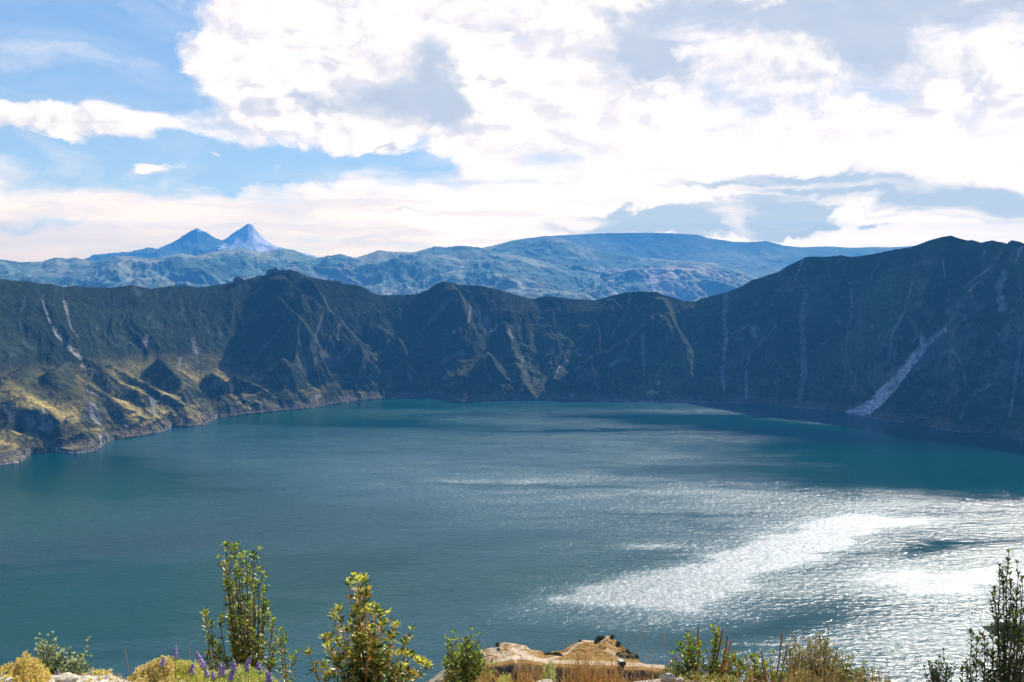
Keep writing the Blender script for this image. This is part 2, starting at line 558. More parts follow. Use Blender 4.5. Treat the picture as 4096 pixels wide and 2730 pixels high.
# low benches at the water's edge on the left
for (px, py, sxm, sym, hgt) in [(755, 1690, 60, 28, 16), (900, 1655, 110, 25, 10), (300, 1790, 110, 40, 22), (1060, 1640, 120, 24, 10), (30, 1800, 40, 50, 20)]:
    x, y = on_lake(px, py)
    Z += hgt * np.exp(-((X - x) / sxm) ** 2 - ((Y - y) / sym) ** 2) * (VV > 0) * sstep(R - SR[None], 0, 10)

# gullies and ribs
wp = 70 * fbm(arc / 420, v * 1.6, 3, 3) + 34 * fbm(arc / 90, v * 5.5, 4, 6)
lean = (v - 0.5) * 90 * perlin(arc / 700, 0 * arc, 9)
g1 = ridged((arc + wp + lean) / 170, v * 0.9, 3, 10, 0.55)
g2 = ridged((arc + wp * 0.6 - lean) / 58, v * 1.6, 4, 20, 0.55)
g3 = fbm((arc + wp * 0.4) / 26, v * 6, 4, 30)
leftsoft = 1 - 0.72 * sstep(-AA, 0.10, 0.30) * (1 - sstep(v, 0.45, 0.8))
Z += env * leftsoft * (30 * (g1 - 0.25) + 10 * (g2 - 0.2) + 4 * g3)
Z += env * (2.0 + 3.0 * leftsoft) * fbm(X / 22, Y / 22, 5, 40)
n_sh = fbm(X / 70, Y / 70, 4, 42)
nearm = (R - SR[None] > -5) & (R - SR[None] < 420)
DSH = np.where(R > SR[None], 5000.0, 0.0)
_st = np.arange(0, NC, 4)
_pp = np.stack([SR[_st] * np.sin(AZ[_st]), SR[_st] * np.cos(AZ[_st])], -1)
for j0 in range(0, NC, 50):
    sl_ = slice(j0, min(NC, j0 + 50))
    k0, k1 = max(0, j0 // 4 - 75), min(len(_pp), j0 // 4 + 90)
    mm = nearm[:, sl_]
    dd = np.hypot(X[:, sl_][mm][:, None] - _pp[k0:k1, 0], Y[:, sl_][mm][:, None] - _pp[k0:k1, 1]).min(1)
    sub = DSH[:, sl_]
    sub[mm] = dd
DSH = np.where(R > SR[None], DSH, 0)
DSH = np.where(VV > 1, 5000, DSH)
DSH = DSH + np.maximum(DSH - 50, 0) * 1.6
Z = np.where((VV > 0) & (VV < 1), np.minimum(Z, 2.5 + 9 * sstep(DSH, 3, 20) * sstep(n_sh, -0.3, 0.3) + DSH * (0.85 + 0.30 * leftsoft * fbm(X / 50, Y / 50, 3, 41))), Z)
# small cliffs: terracing
Z += env * 2.5 * leftsoft * np.sin(Z / 9.0 + 3 * fbm(arc / 200, v * 2, 2, 5)) * sstep(v, 0.5, 0.8)
land = VV > 0
# strand line: stepped pale band just above the water
Z = np.where(land & (R - SR[None] < 60), np.maximum(Z, np.clip(DSH * 0.8, 0, 7)), Z)
# never stand above the traced skyline
_mn = np.min([np.roll(RZ, k_) for k_ in range(-28, 29, 4)], axis=0)
RZL = np.convolve(np.pad(_mn, 60, mode='edge'), _kz, mode='valid')
rzv = RZL[None] + (RZ - RZL)[None] * sstep(VV, 0.86, 0.99)
lim = CAMZ + (rzv - CAMZ) * (R / RR[None])
Z = np.where((VV > 0.55) & (VV < 1.0), np.minimum(Z, lim - 1.0 - 2 * (1 - v)), Z)
Z = np.where(VV > 1, np.minimum(Z + 3 * fbm(X / 60, Y / 60, 3, 8), lim - 0.5), Z)

PX, PY = proj(X, Y, Z)
n_b = fbm(X / 30, Y / 30 + Z / 25, 5, 80)
n_c = fbm(X / 9, Y / 9 + Z / 9, 4, 90)
n_s = fbm((arc + 0.35 * Z) / 7, Z / 45, 4, 93)
SCARS = [
    ([(3405, 1664), (3470, 1632), (3520, 1580), (3590, 1510), (3630, 1455), (3690, 1385), (3780, 1318)], 24, 8, 1.0),
    ([(3445, 1668), (3510, 1620), (3590, 1535), (3640, 1470), (3700, 1400)], 14, 5, 0.9),
    ([(172, 1200), (195, 1270), (228, 1335), (272, 1385), (322, 1430)], 5, 11, 0.8),
    ([(255, 1195), (268, 1250), (285, 1310), (312, 1345)], 7, 4, 0.55),
    ([(2902, 1180), (2898, 1300), (2905, 1360), (2888, 1480), (2895, 1560)], 11, 8, 0.6),
    ([(3000, 1390), (2985, 1500), (2985, 1600)], 3, 8, 0.55), ([(3012, 1320), (3022, 1345)], 15, 12, 0.6),
    ([(3405, 1160), (3412, 1250), (3390, 1320), (3385, 1420)], 7, 5, 0.4),
    ([(3225, 1180), (3205, 1250), (3212, 1400), (3215, 1500), (3195, 1600)], 10, 16, 0.38),
    ([(3650, 1130), (3620, 1240), (3570, 1330), (3555, 1440)], 5, 6, 0.4),
    ([(4015, 1090), (3995, 1160), (4012, 1235)], 15, 18, 0.8), ([(4085, 1340), (4062, 1500), (4040, 1660)], 12, 7, 0.6),
    ([(3765, 1412), (3810, 1398), (3838, 1445)], 9, 7, 0.8), ([(3780, 1238), (3858, 1222)], 3, 3, 0.8),
    ([(3770, 1040), (3780, 1110)], 4, 4, 0.6), ([(3850, 1150), (3950, 1080)], 3, 5, 0.5), ([(3940, 1000), (3925, 1060)], 4, 3, 0.5),
    ([(4085, 990), (4060, 1050)], 8, 5, 0.6),
    ([(3910, 1560), (3860, 1620), (3840, 1680)], 8, 5, 0.5), ([(3960, 1540), (3900, 1570)], 10, 6, 0.5),
    ([(3210, 1040), (3180, 1120)], 4, 3, 0.6), ([(2706, 1215), (2720, 1250)], 4, 3, 0.7),
    ([(2570, 1345), (2572, 1400), (2578, 1500)], 11, 4, 0.6), ([(2520, 1180), (2510, 1245), (2440, 1350)], 7, 4, 0.45),
    ([(2310, 1400), (2318, 1415)], 12, 12, 0.6), ([(2435, 1465), (2500, 1430)], 7, 10, 0.4), ([(2380, 1530), (2395, 1555)], 4, 4, 0.8),
    ([(1890, 1190), (1875, 1285)], 5, 5, 0.6), ([(1950, 1270), (1940, 1330)], 18, 8, 0.4), ([(1960, 1320), (1980, 1315)], 8, 8, 0.7),
    ([(2035, 1325), (2050, 1350)], 9, 5, 0.6), ([(1765, 1450), (1850, 1405)], 8, 10, 0.5), ([(1950, 1500), (1965, 1525)], 7, 5, 0.6),
    ([(2095, 1410), (2090, 1440)], 4, 4, 0.7), ([(2285, 1595), (2290, 1575)], 9, 7, 0.8), ([(2215, 1520), (2235, 1470), (2265, 1440)], 4, 4, 0.6),
    ([(1357, 1300), (1350, 1400), (1360, 1450)], 6, 4, 0.5), ([(1635, 1490), (1650, 1535)], 9, 5, 0.4),
    ([(590, 1345), (575, 1385)], 12, 16, 0.45), ([(775, 1360), (785, 1400)], 12, 18, 0.45), ([(725, 1430), (715, 1475)], 8, 8, 0.5),
    ([(612, 1590), (618, 1660)], 16, 5, 0.75), ([(505, 1690), (508, 1710)], 12, 8, 0.6), ([(370, 1620), (385, 1680)], 15, 22, 0.7),
    ([(175, 1640), (190, 1700)], 10, 28, 0.75), ([(120, 1690), (135, 1730)], 24, 14, 0.55), ([(25, 1620), (50, 1680)], 14, 12, 0.7), ([(1250, 1600), (1270, 1580)], 14, 14, 0.5),
    ([(350, 1560), (430, 1600)], 6, 6, 0.5), ([(225, 1790), (228, 1800)], 6, 5, 0.9), ([(330, 1460), (395, 1480)], 9, 7, 0.5), ([(400, 1745), (405, 1755)], 5, 5, 0.9),
]
SC_MASKS = []
for pts, w0, w1, amp in SCARS:
    d, side, par = polydist(PX, PY, pts)
    ww = np.interp(par, [0, len(pts) - 1], [w0, w1])
    m0 = np.exp(-(d / ww) ** 2)
    k = m0 * (1 + 1.3 * n_b + 1.1 * n_c + 0.9 * n_s)
    k = np.clip(sstep(k, 0.28, 0.75) * amp * (1.15 + 0.3 * (AA > 0)), 0, 1) * (VV < 1)
    Z = Z - 4.0 * amp * m0 * sstep(v, 0.0, 0.1) * (VV < 0.99) + 1.2 * k * n_s
    big_ = 0.62 if amp >= 0.9 else 0.27
    SC_MASKS.append((k, [big_, big_ * 0.98, big_ * 0.95]))
Nn = normals(X, Y, Z)
nz = Nn[..., 2]
n_a = fbm(X / 120, Y / 120 + Z / 90, 5, 70)
n_b = fbm(X / 30, Y / 30 + Z / 25, 5, 80)
n_c = fbm(X / 9, Y / 9 + Z / 9, 4, 90)
C = np.zeros(X.shape + (3,)) + np.array([0.012, 0.022, 0.006])
C = lerp3(C, [0.006, 0.012, 0.005], sstep(n_a + 0.5 * n_b, 0.0, 0.35))
C = lerp3(C, [0.036, 0.050, 0.016], sstep(n_b + 0.5 * n_a, 0.05, 0.45) * 0.6)
C = lerp3(C, [0.030, 0.048, 0.018], sstep(fbm((arc + 0.5 * Z) / 240, v * 2.2, 4, 66), 0.0, 0.3) * 0.6)
rgt = sstep(AA, -0.08, 0.12)
C = lerp3(C, [0.055, 0.085, 0.034], rgt * sstep(fbm((arc - 0.9 * Z) / 260, (arc + Z) / 520, 4, 67) + 0.25 * n_b, -0.02, 0.30) * 0.8)
leftw = sstep(-PX, -1700, -300)
# dry grass on the gentler slopes of the low benches
gmask = sstep(fbm(X / 150, Y / 150, 4, 98), -0.25, 0.12)
gr_ = (0.25 + 0.75 * gmask) * sstep(nz + 0.16 * n_b + 0.08 * n_c, 0.62, 0.80) * sstep(-Z, -170, -80) * (0.15 + 0.85 * leftw)
C = lerp3(C, [0.50, 0.38, 0.12], gr_ * 0.9)
C = lerp3(C, [0.085, 0.10, 0.03], sstep(fbm(X / 70, Y / 70, 4, 95), 0.0, 0.3) * gr_ * 0.7)
bush_ = sstep(fbm(X / 13, Y / 13, 3, 97), 0.10, 0.28)
C = lerp3(C, [0.018, 0.028, 0.010], bush_ * 0.65 * sstep(-Z, -220, -60))
# pale rock on the steepest ground
steep = sstep(-nz - 0.22 * n_a - 0.22 * n_b - 0.1 * n_c, -0.46, -0.30)
C = lerp3(C, [0.15, 0.14, 0.12], steep * 0.75)
vst = sstep(fbm((arc + wp) / 20, v * 3.5, 5, 101) - 0.25 * (1 - v), 0.16, 0.40)
C = lerp3(C, [0.10, 0.12, 0.11], vst * 0.35 * sstep(v, 0.05, 0.3))
# shoreline band, rocky and pale
shore_b = (1 - sstep(Z + 6 * n_b, 14, 26)) * land
C = lerp3(C, [0.22, 0.175, 0.13], shore_b * np.clip(0.5 + 0.4 * np.sin(Z * 1.3 + 2 * n_b) + 0.5 * n_c, 0, 1))
C = lerp3(C, [0.42, 0.42, 0.38], (1 - sstep(Z, 2.0, 4.5)) * land * 0.8)
for k_, c_ in SC_MASKS:
    C = lerp3(C, c_, k_)
mt_wall = terrain_mat('wall_scrub', 1 / 38.0, 1 / 7.0, 4.5, 1 / 12.0, 0.5, squash=0.7)
crater = grid_mesh('crater_wall', X, Y, Z, C, mt_wall)
crater['kind'] = 'structure'
WALL = dict(V=V, AZ=AZ, R=R, Z=Z)


# ------------------------------------------------------------------ lake water
def water_mat():
    m = bpy.data.materials.new('lake_water')
    m.use_nodes = True
    N = NT(m.node_tree)
    bs = N.n['Principled BSDF']
    oc = N.new('ShaderNodeTexCoord').outputs['Object']
    # wind streaks: slow noise stretched across the view
    st = N.vmath('MULTIPLY', oc, (1 / 420.0, 1 / 150.0, 1))
    n1 = N.noise(st, 1.0, 6, 0.55, 0.8)
    st2 = N.vmath('MULTIPLY', oc, (1 / 150.0, 1 / 40.0, 1))
    n2 = N.noise(st2, 1.0, 6, 0.6, 0.6)
    wx_ = N.noise(N.vmath('MULTIPLY', oc, (1 / 190.0, 1 / 90.0, 1)), 1.0, 7, 0.6, 0.6, col=True)
    wv_ = N.vmath('SCALE', N.vmath('SUBTRACT', wx_, (0.5, 0.5, 0.5)), None, 190.0)
    wp_ = N.vmath('ADD', oc, N.vmath('MULTIPLY', wv_, (1, 0.8, 0)))

    def patch(lst):
        acc = None
        for (px, py, lx, ly, rot, amp) in lst:
            x, y = on_lake(px, py)
            v_ = N.vmath('SUBTRACT', wp_, (float(x), float(y), 0))
            mp = N.new('ShaderNodeVectorRotate', rotation_type='Z_AXIS')
            N.l.new(v_, mp.inputs['Vector'])
            mp.inputs['Angle'].default_value = -rot
            v_ = N.vmath('MULTIPLY', mp.outputs[0], (1 / lx, 1 / ly, 0))
            q = N.vmath('DOT_PRODUCT', v_, v_)
            g = N.math('MULTIPLY', N.math('POWER', 0.3679, q), amp)
            acc = g if acc is None else N.math('ADD', acc, g)
        return acc
    # ruffled (lighter) and sheltered (darker) water
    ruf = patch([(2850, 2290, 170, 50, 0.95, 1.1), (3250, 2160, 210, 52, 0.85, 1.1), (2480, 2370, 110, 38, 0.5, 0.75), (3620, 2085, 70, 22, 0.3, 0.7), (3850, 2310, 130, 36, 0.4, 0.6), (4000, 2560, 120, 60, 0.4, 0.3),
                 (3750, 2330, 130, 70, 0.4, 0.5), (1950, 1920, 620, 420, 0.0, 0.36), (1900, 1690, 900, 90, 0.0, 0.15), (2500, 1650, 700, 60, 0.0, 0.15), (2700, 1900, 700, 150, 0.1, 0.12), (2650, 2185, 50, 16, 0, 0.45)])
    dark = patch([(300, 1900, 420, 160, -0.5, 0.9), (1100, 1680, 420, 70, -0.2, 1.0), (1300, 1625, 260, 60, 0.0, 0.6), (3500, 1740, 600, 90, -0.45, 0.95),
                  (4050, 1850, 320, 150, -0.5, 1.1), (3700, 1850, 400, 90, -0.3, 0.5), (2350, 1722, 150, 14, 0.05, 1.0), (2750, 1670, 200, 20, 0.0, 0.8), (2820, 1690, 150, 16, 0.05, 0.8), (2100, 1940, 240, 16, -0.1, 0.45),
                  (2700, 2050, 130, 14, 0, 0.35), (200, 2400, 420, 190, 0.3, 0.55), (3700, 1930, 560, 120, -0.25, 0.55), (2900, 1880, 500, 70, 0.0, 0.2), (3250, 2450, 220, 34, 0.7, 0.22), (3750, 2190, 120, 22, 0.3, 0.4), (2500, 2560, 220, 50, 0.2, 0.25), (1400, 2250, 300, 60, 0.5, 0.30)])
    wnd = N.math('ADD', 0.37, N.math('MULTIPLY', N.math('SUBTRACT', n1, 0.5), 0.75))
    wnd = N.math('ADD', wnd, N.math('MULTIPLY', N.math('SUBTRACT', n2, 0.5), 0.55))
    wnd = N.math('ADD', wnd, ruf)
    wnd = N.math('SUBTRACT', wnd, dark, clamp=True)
    rough = N.math('ADD', N.mapr(wnd, 0.0, 0.6, 0.08, 0.32), N.mapr(wnd, 0.6, 1.0, 0.0, 0.14))
    N.l.new(rough, bs.inputs['Roughness'])
    N.l.new(N.mapr(wnd, 0.7, 1.0, 1.333, 1.5), bs.inputs['IOR'])
    bs.inputs['Specular IOR Level'].default_value = 0.5
    N.l.new(N.mapr(wnd, 0.0, 1.0, 0.10, 1.0), bs.inputs['Specular IOR Level'])
    deep = N.mix(wnd, (0.000, 0.045, 0.045), (0.024, 0.120, 0.155))  # brighter sky reflection of ruffled water is partly lightened into the base colour
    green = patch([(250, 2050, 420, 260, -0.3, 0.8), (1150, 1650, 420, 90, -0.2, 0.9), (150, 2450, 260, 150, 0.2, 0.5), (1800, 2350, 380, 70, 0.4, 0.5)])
    glare_white = N.math('MULTIPLY', N.mapr(wnd, 0.82, 1.0, 0.0, 0.65, True), N.mapr(N.noise(N.vmath('MULTIPLY', oc, (1 / 30.0, 1 / 22.0, 1)), 1.0, 5, 0.65), 0.35, 0.6, 0.35, 1.0))  # sun glare painted as white into the base colour of the roughest water
    deep = N.mix(glare_white, deep, (0.42, 0.44, 0.46))
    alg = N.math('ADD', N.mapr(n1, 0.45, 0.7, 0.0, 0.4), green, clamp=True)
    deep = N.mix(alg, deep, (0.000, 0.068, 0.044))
    shade_navy = patch([(3600, 1760, 650, 120, -0.35, 0.8), (2500, 1660, 500, 60, 0.0, 0.4), (700, 2150, 350, 90, 0.4, 0.4)])  # shade by the far right wall painted navy into the water colour
    deep = N.mix(N.math('MINIMUM', shade_navy, 0.85), deep, (0.001, 0.014, 0.034))
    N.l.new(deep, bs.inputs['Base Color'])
    # waves
    w1 = N.vmath('MULTIPLY', oc, (1 / 8.0, 1 / 6.5, 1))
    rt = N.new('ShaderNodeVectorRotate', rotation_type='Z_AXIS')
    N.l.new(w1, rt.inputs['Vector'])
    rt.inputs['Angle'].default_value = 0.25
    a = N.noise(rt.outputs[0], 1.0, 5, 0.62, 0.5)
    b2 = N.noise(N.vmath('MULTIPLY', oc, (1 / 26.0, 1 / 10.0, 1)), 1.0, 4, 0.5, 0.4)
    hgt = N.math('ADD', N.math('MULTIPLY', a, 0.8), N.math('MULTIPLY', b2, 0.9))
    bp = N.new('ShaderNodeBump')
    bp.inputs['Strength'].default_value = 1.0
    N.l.new(N.mapr(wnd, 0, 1, 0.7, 3.0), bp.inputs['Distance'])
    N.l.new(hgt, bp.inputs['Height'])
    N.l.new(bp.outputs[0], bs.inputs['Normal'])
    return m


gx, gy = np.meshgrid(np.linspace(-2600, 2600, 60), np.linspace(300, 3400, 40))
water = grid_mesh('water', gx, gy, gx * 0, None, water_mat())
water['kind'] = 'structure'


# ------------------------------------------------------------------ far hills and mountains
def range_layer(name, sky_px, rpk, rfront, zfront, rback, nc, nr, gsc, gamp, colfn, mat, seed, ext=0.10, az_lim=None, rough=0.0):
    S = np.array(sky_px, float)
    a, e = az_el(S[:, 0], S[:, 1])
    a0, a1 = (a.min(), a.max()) if az_lim is None else az_lim
    az = np.linspace(a0, a1, nc)
    rp = rpk if not callable(rpk) else rpk(az)
    zc = CAMZ + np.interp(az, a, np.tan(e)) * rp + rough * fbm(az * 4000 / 14, az * 0, 4, seed + 44)
    t = np.concatenate([np.linspace(0, 1, nr), np.linspace(1.02, 1.6, 14)])
    T, A = np.meshgrid(t, az, indexing='ij')
    rpk_ = rp + 0 * az
    R_ = rfront + T * (rpk_ - rfront)[None]
    Xl, Yl = R_ * np.sin(A), R_ * np.cos(A)
    tt = np.clip(T, 0, 1)
    prof = 0.55 * tt + 0.45 * tt ** 2.2
    Zl = zfront + (zc[None] - zfront) * prof
    s = A * rpk
    kz = np.hanning(101) / np.hanning(101).sum()
    zcs = np.convolve(np.pad(zc, 50, mode='edge'), kz, mode='valid')
    Zl = Zl + ((zcs - zc)[None] * prof) * (1 - sstep(tt, 0.75, 0.99))
    wq = gsc * 0.9 * fbm(s / (gsc * 3), tt * 2, 3, seed)
    envl = np.where(T < 1, np.sin(np.pi * tt ** 0.8) ** 0.7, 0)
    wy_ = 0.35 * gsc * fbm(Xl / gsc, Yl / gsc, 3, seed + 21)
    big = ridged((Xl + wy_) / gsc, (Yl + 0.4 * Xl + wy_) / (gsc * 1.5), 6, seed + 3, 0.52)
    Zl = Zl + envl * gamp * (big - 0.2)
    Zl = Zl + envl * gamp * 0.35 * fbm(Xl / (gsc * .35), Yl / (gsc * .35), 5, seed + 9)
    lim_ = CAMZ + (zc[None] - CAMZ) * (R_ / rpk_[None])
    Zl = np.where((T < 1) & (T > 0.5), np.minimum(Zl, lim_ - (1 - tt) * gamp * 0.25), Zl)
    Zl = np.where(T > 1, zc[None] - (T - 1) * (rpk_ - rfront)[None] * 0.35, Zl)
    cl = colfn(Xl, Yl, Zl, normals(Xl, Yl, Zl), tt)
    o = grid_mesh(name, Xl, Yl, Zl, cl, mat)
    o['kind'] = 'structure'
    return o, (az, R_, Zl)


def hillcol(seed, dry=0.5, fields=0.0, sc=1.0):  # dry: amount of dry tan, which also paints the sunlit patches
    def f(X, Y, Z, n, t):
        a = fbm(X / (700 * sc), Y / (700 * sc), 5, seed)
        b = fbm(X / (160 * sc), Y / (160 * sc), 5, seed + 5)
        c = np.zeros(X.shape + (3,)) + np.array([0.13, 0.22, 0.14])
        c = lerp3(c, [0.44, 0.42, 0.26], sstep(a + 0.6 * b + 0.5 * (n[..., 2] - 0.8), -0.05, 0.35) * dry)  # dry tan, also painted light for the sunlit patches
        c = lerp3(c, [0.010, 0.022, 0.018], sstep(-0.6 * a + 0.45 * b - 1.5 * (n[..., 2] - 0.88), 0.02, 0.35) * 0.62)  # shade of the steeper flanks darkened into the colour
        if fields:
            cx_, cy_ = X / (190 * sc) + 0.8 * b, Y / (420 * sc)
            h = perlin(np.floor(cx_) * 0.37 + 3, np.floor(cy_) * 0.71 + 9, seed)
            fm = sstep(-t + 0.3 * a, -0.82, -0.55) * fields
            c = lerp3(c, [0.62, 0.50, 0.36], sstep(h, 0.0, 0.35) * fm)
            c = lerp3(c, [0.75, 0.62, 0.50], sstep(np.abs(fbm(X / 500, Y / 900, 4, seed + 7)) * -1, -0.035, -0.005) * fm)
        return c
    return f


mt_hill = terrain_mat('hill_grass', 1 / 160.0, 1 / 40.0, 14.0, 1 / 90.0, 0.35)
mt_far = terrain_mat('mountain_rock', 1 / 500.0, 1 / 120.0, 40.0, 1 / 300.0, 0.3)
LA = [(-600, 1060), (-200, 1030), (0, 1038), (87, 1050), (165, 1047), (226, 1030), (270, 1036), (305, 1030), (339, 1040), (374, 1044), (435, 1034), (470, 1023), (522, 1025),
      (592, 1034), (661, 1027), (722, 1014), (783, 1025), (835, 1011), (914, 998), (983, 995), (1044, 1010), (1123, 994), (1175, 1001), (1218, 1020),
      (1262, 1033), (1300, 1028), (1314, 1020), (1319, 1025), (1358, 1016), (1419, 1032), (1462, 1020), (1514, 1001), (1567, 1007), (1654, 1010), (1697, 998), (1741, 986),
      (1784, 990), (1845, 983), (1915, 990), (2000, 1010), (2150, 1040), (2400, 1100)]
LB = [(1288, 1108), (1340, 1092), (1410, 1068), (1480, 1064), (1567, 1057), (1697, 1049), (1760, 1030), (1828, 1010), (1915, 1001), (1980, 982), (2048, 963), (2118, 953), (2187, 944),
      (2248, 953), (2335, 988), (2431, 1012), (2560, 1030), (2700, 1042), (2840, 1050), (2950, 1075), (3005, 1105), (3200, 1160), (3500, 1200)]
LC = [(1700, 1040), (1976, 982), (2065, 960), (2120, 952), (2222, 943), (2396, 934), (2570, 931), (2700, 934), (2796, 940), (2831, 953), (2936, 968), (3005, 969), (3066, 965), (3136, 983), (3205, 990),
      (3310, 986), (3414, 992), (3493, 989), (3562, 990), (3597, 988), (3800, 975), (4200, 990), (4800, 1000)]
LD = [(200, 1060), (339, 1037), (374, 1020), (435, 1014), (522, 1007), (600, 990), (627, 997), (661, 983), (690, 970), (714, 957), (730, 945), (748, 933), (770, 921), (788, 914), (803, 920), (827, 931),
      (848, 945), (870, 957), (890, 962), (914, 949), (930, 935), (949, 922), (966, 912), (980, 903), (990, 895), (1001, 897), (1012, 904), (1026, 922), (1044, 944), (1066, 964), (1100, 984), (1160, 1000), (1260, 1025), (1400, 1060)]
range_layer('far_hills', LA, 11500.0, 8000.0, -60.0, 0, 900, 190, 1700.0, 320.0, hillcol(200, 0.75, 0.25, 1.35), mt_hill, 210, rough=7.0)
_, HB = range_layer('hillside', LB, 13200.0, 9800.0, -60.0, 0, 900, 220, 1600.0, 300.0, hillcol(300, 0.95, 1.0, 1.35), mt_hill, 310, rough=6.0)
range_layer('mountain_plateau', LC, 17000.0, 14000.0, 0.0, 0, 700, 120, 3400.0, 230.0, hillcol(400, 0.3, 0.0, 2.0), mt_far, 410)
def snowcol(X, Y, Z, n, t):
    c = hillcol(500, 0.1, 0.0, 2.0)(X, Y, Z, n, t)
    px_, py_ = proj(X, Y, Z)
    b_ = 1.5 * fbm(X / 130, Y / 400 + Z / 45, 5, 505)
    edge = np.interp(py_, [895, 925, 960, 1000], [982, 948, 905, 872])
    k = sstep((px_ - edge) / 30 + 1.2 * b_, -0.1, 0.5)
    c = lerp3(c, [0.92, 0.93, 0.95], k)
    k2 = np.exp(-((px_ - 800) / 16) ** 2 - ((py_ - 922) / 9) ** 2) * (1 + b_)
    return lerp3(c, [0.9, 0.92, 0.95], sstep(k2, 0.3, 0.8))


range_layer('mountain', LD, 20000.0, 17300.0, 0.0, 0, 600, 130, 2600.0, 420.0, snowcol, mt_far, 510, rough=18.0)

# ground under everything, out to the horizon
gm = terrain_mat('plain_ground', 1 / 400.0, 1 / 90.0, 5.0, 1 / 120.0, 0.3)
q = np.linspace(-26000, 26000, 40)
gx, gy = np.meshgrid(q, np.linspace(-1500, 24000, 30))
g_o = grid_mesh('ground', gx, gy, gx * 0 - 90, np.zeros(gx.shape + (3,)) + np.array([0.07, 0.085, 0.04]), gm)
g_o['kind'] = 'structure'

# ------------------------------------------------------------------ near ground: viewpoint ledge and the inner slope down to the lake
LEDGE = np.array([(-3000, 2690), (-300, 2684), (0, 2692), (60, 2712), (120, 2728), (146, 2720), (208, 2701), (250, 2703), (297, 2705), (340, 2700), (387, 2703), (440, 2699), (476, 2712), (515, 2725), (560, 2735), (640, 2740), (1000, 2745), (1400, 2760),
                  (2000, 2750), (2250, 2742), (2480, 2738), (2560, 2727), (2620, 2719), (2700, 2711), (2780, 2721), (2870, 2729), (2950, 2745), (3200, 2800), (3600, 2850), (4100, 2840), (6000, 2800)], float)
RC = 7.0
_la, _le = az_el(LEDGE[:, 0], LEDGE[:, 1])
_lz = CAMZ + np.tan(_le) * RC


def ground_z(x, y):
    x = np.asarray(x, float)
    y = np.asarray(y, float)
    r = np.hypot(x, y)
    a = np.arctan2(x, y)
    zc = np.interp(a, _la, _lz)
    feet = 398.35
    near = feet + (zc - 0.02 - feet) * sstep(r, 0.8, RC - 0.25) ** 0.9
    d = np.maximum(r - RC, 0)
    far = zc - 0.52 * d - 0.25 * sstep(d, 0, 1.5)
    z = np.where(r < RC, near, far)
    z = z + 0.014 * fbm(x / 0.35, y / 0.35, 4, 701) * np.clip(r / 3, 0, 1) * (r < RC + 1)
    z = z - np.abs(fbm(x / (6 + r * 0.06), y / (6 + r * 0.06), 4, 702)) * np.clip(d, 0, 400) * 0.05
    return z


rr_ = np.concatenate([np.linspace(0.1, 5.5, 40), np.linspace(5.55, 8.2, 130), 8.2 * (900 / 8.2) ** np.linspace(0.01, 1, 170)])
aa_ = np.linspace(math.radians(-62), math.radians(62), 1100)
RG, AG = np.meshgrid(rr_, aa_, indexing='ij')
Xg, Yg = RG * np.sin(AG), RG * np.cos(AG)
Zg = ground_z(Xg, Yg)
Cg = np.zeros(Xg.shape + (3,)) + np.array([0.30, 0.23, 0.13])
far_w = sstep(RG, 7.4, 9.5)
Cg = lerp3(Cg, [0.78, 0.72, 0.60], (1 - far_w) * sstep(fbm(Xg / 0.5, Yg / 0.5, 4, 711), -0.35, 0.0))
Cg = lerp3(Cg, [0.32, 0.24, 0.12], (1 - far_w) * sstep(fbm(Xg / 0.16, Yg / 0.16, 4, 712), 0.12, 0.30) * 0.7)
nsl = fbm(Xg / 9, Yg / 9, 5, 713)
Cg = lerp3(Cg, [0.030, 0.040, 0.015], far_w * sstep(nsl, -0.2, 0.1))
mt_gr = terrain_mat('ledge_soil', 9.0, 40.0, 0.03, 30.0, 0.16)
vg = grid_mesh('slope', Xg, Yg, Zg, Cg, mt_gr)
vg['kind'] = 'structure'

# ------------------------------------------------------------------ headland with sandy path
HS = np.array([(1560, 2830), (1690, 2737), (1735, 2708), (1765, 2684), (1785, 2672), (1815, 2668), (1860, 2640), (1900, 2618), (1920, 2607), (1945, 2597), (1961, 2591), (1981, 2590), (1986, 2580), (2017, 2570), (2058, 2575), (2104, 2583), (2122, 2599),
               (2168, 2604), (2176, 2616), (2206, 2607), (2225, 2604), (2251, 2603), (2284, 2580), (2310, 2568), (2320, 2560), (2358, 2562), (2384, 2565), (2404, 2548), (2429, 2545), (2450, 2547),
               (2468, 2567), (2493, 2585), (2519, 2602), (2542, 2618), (2556, 2645), (2577, 2655), (2608, 2658), (2654, 2660), (2760, 2682), (2860, 2720), (3000, 2790), (3150, 2860)], float)
HB_ = np.array([(1560, 2850), (1690, 2760), (1790, 2700), (1850, 2690), (1925, 2655), (1960, 2645), (2000, 2640), (2050, 2629), (2110, 2630), (2160, 2640), (2250, 2645), (2400, 2650), (2500, 2655), (2577, 2658), (2654, 2666), (2760, 2690), (2860, 2726), (3000, 2800), (3150, 2870)], float)
ha, he = az_el(HS[:, 0], HS[:, 1])
hb, hbe = az_el(HB_[:, 0], HB_[:, 1])
az_h = np.linspace(ha[0], ha[-1], 620)
RP = 300.0
cr = np.interp(az_h, ha, np.tan(he))
pe = np.minimum(np.interp(az_h, hb, np.tan(hbe)), cr - 0.0006)
rad = np.concatenate([np.linspace(225, 296, 70, endpoint=False), np.linspace(296, 304, 24, endpoint=False), np.linspace(304, 326, 70), np.linspace(327, 420, 50)])
RH, AH = np.meshgrid(rad, az_h, indexing='ij')
hc = ((cr - pe) * 4096)[None] + 0 * RH      # crest height in px
r_crest = 304 + 3 + np.clip(hc / 100, 0, 1) * 18
zpath = CAMZ + pe[None] * RP - 0.2
zcrest = CAMZ + cr[None] * r_crest
Xh, Yh = RH * np.sin(AH), RH * np.cos(AH)
tt = np.clip((RH - 304) / (r_crest - 304), 0, 1)
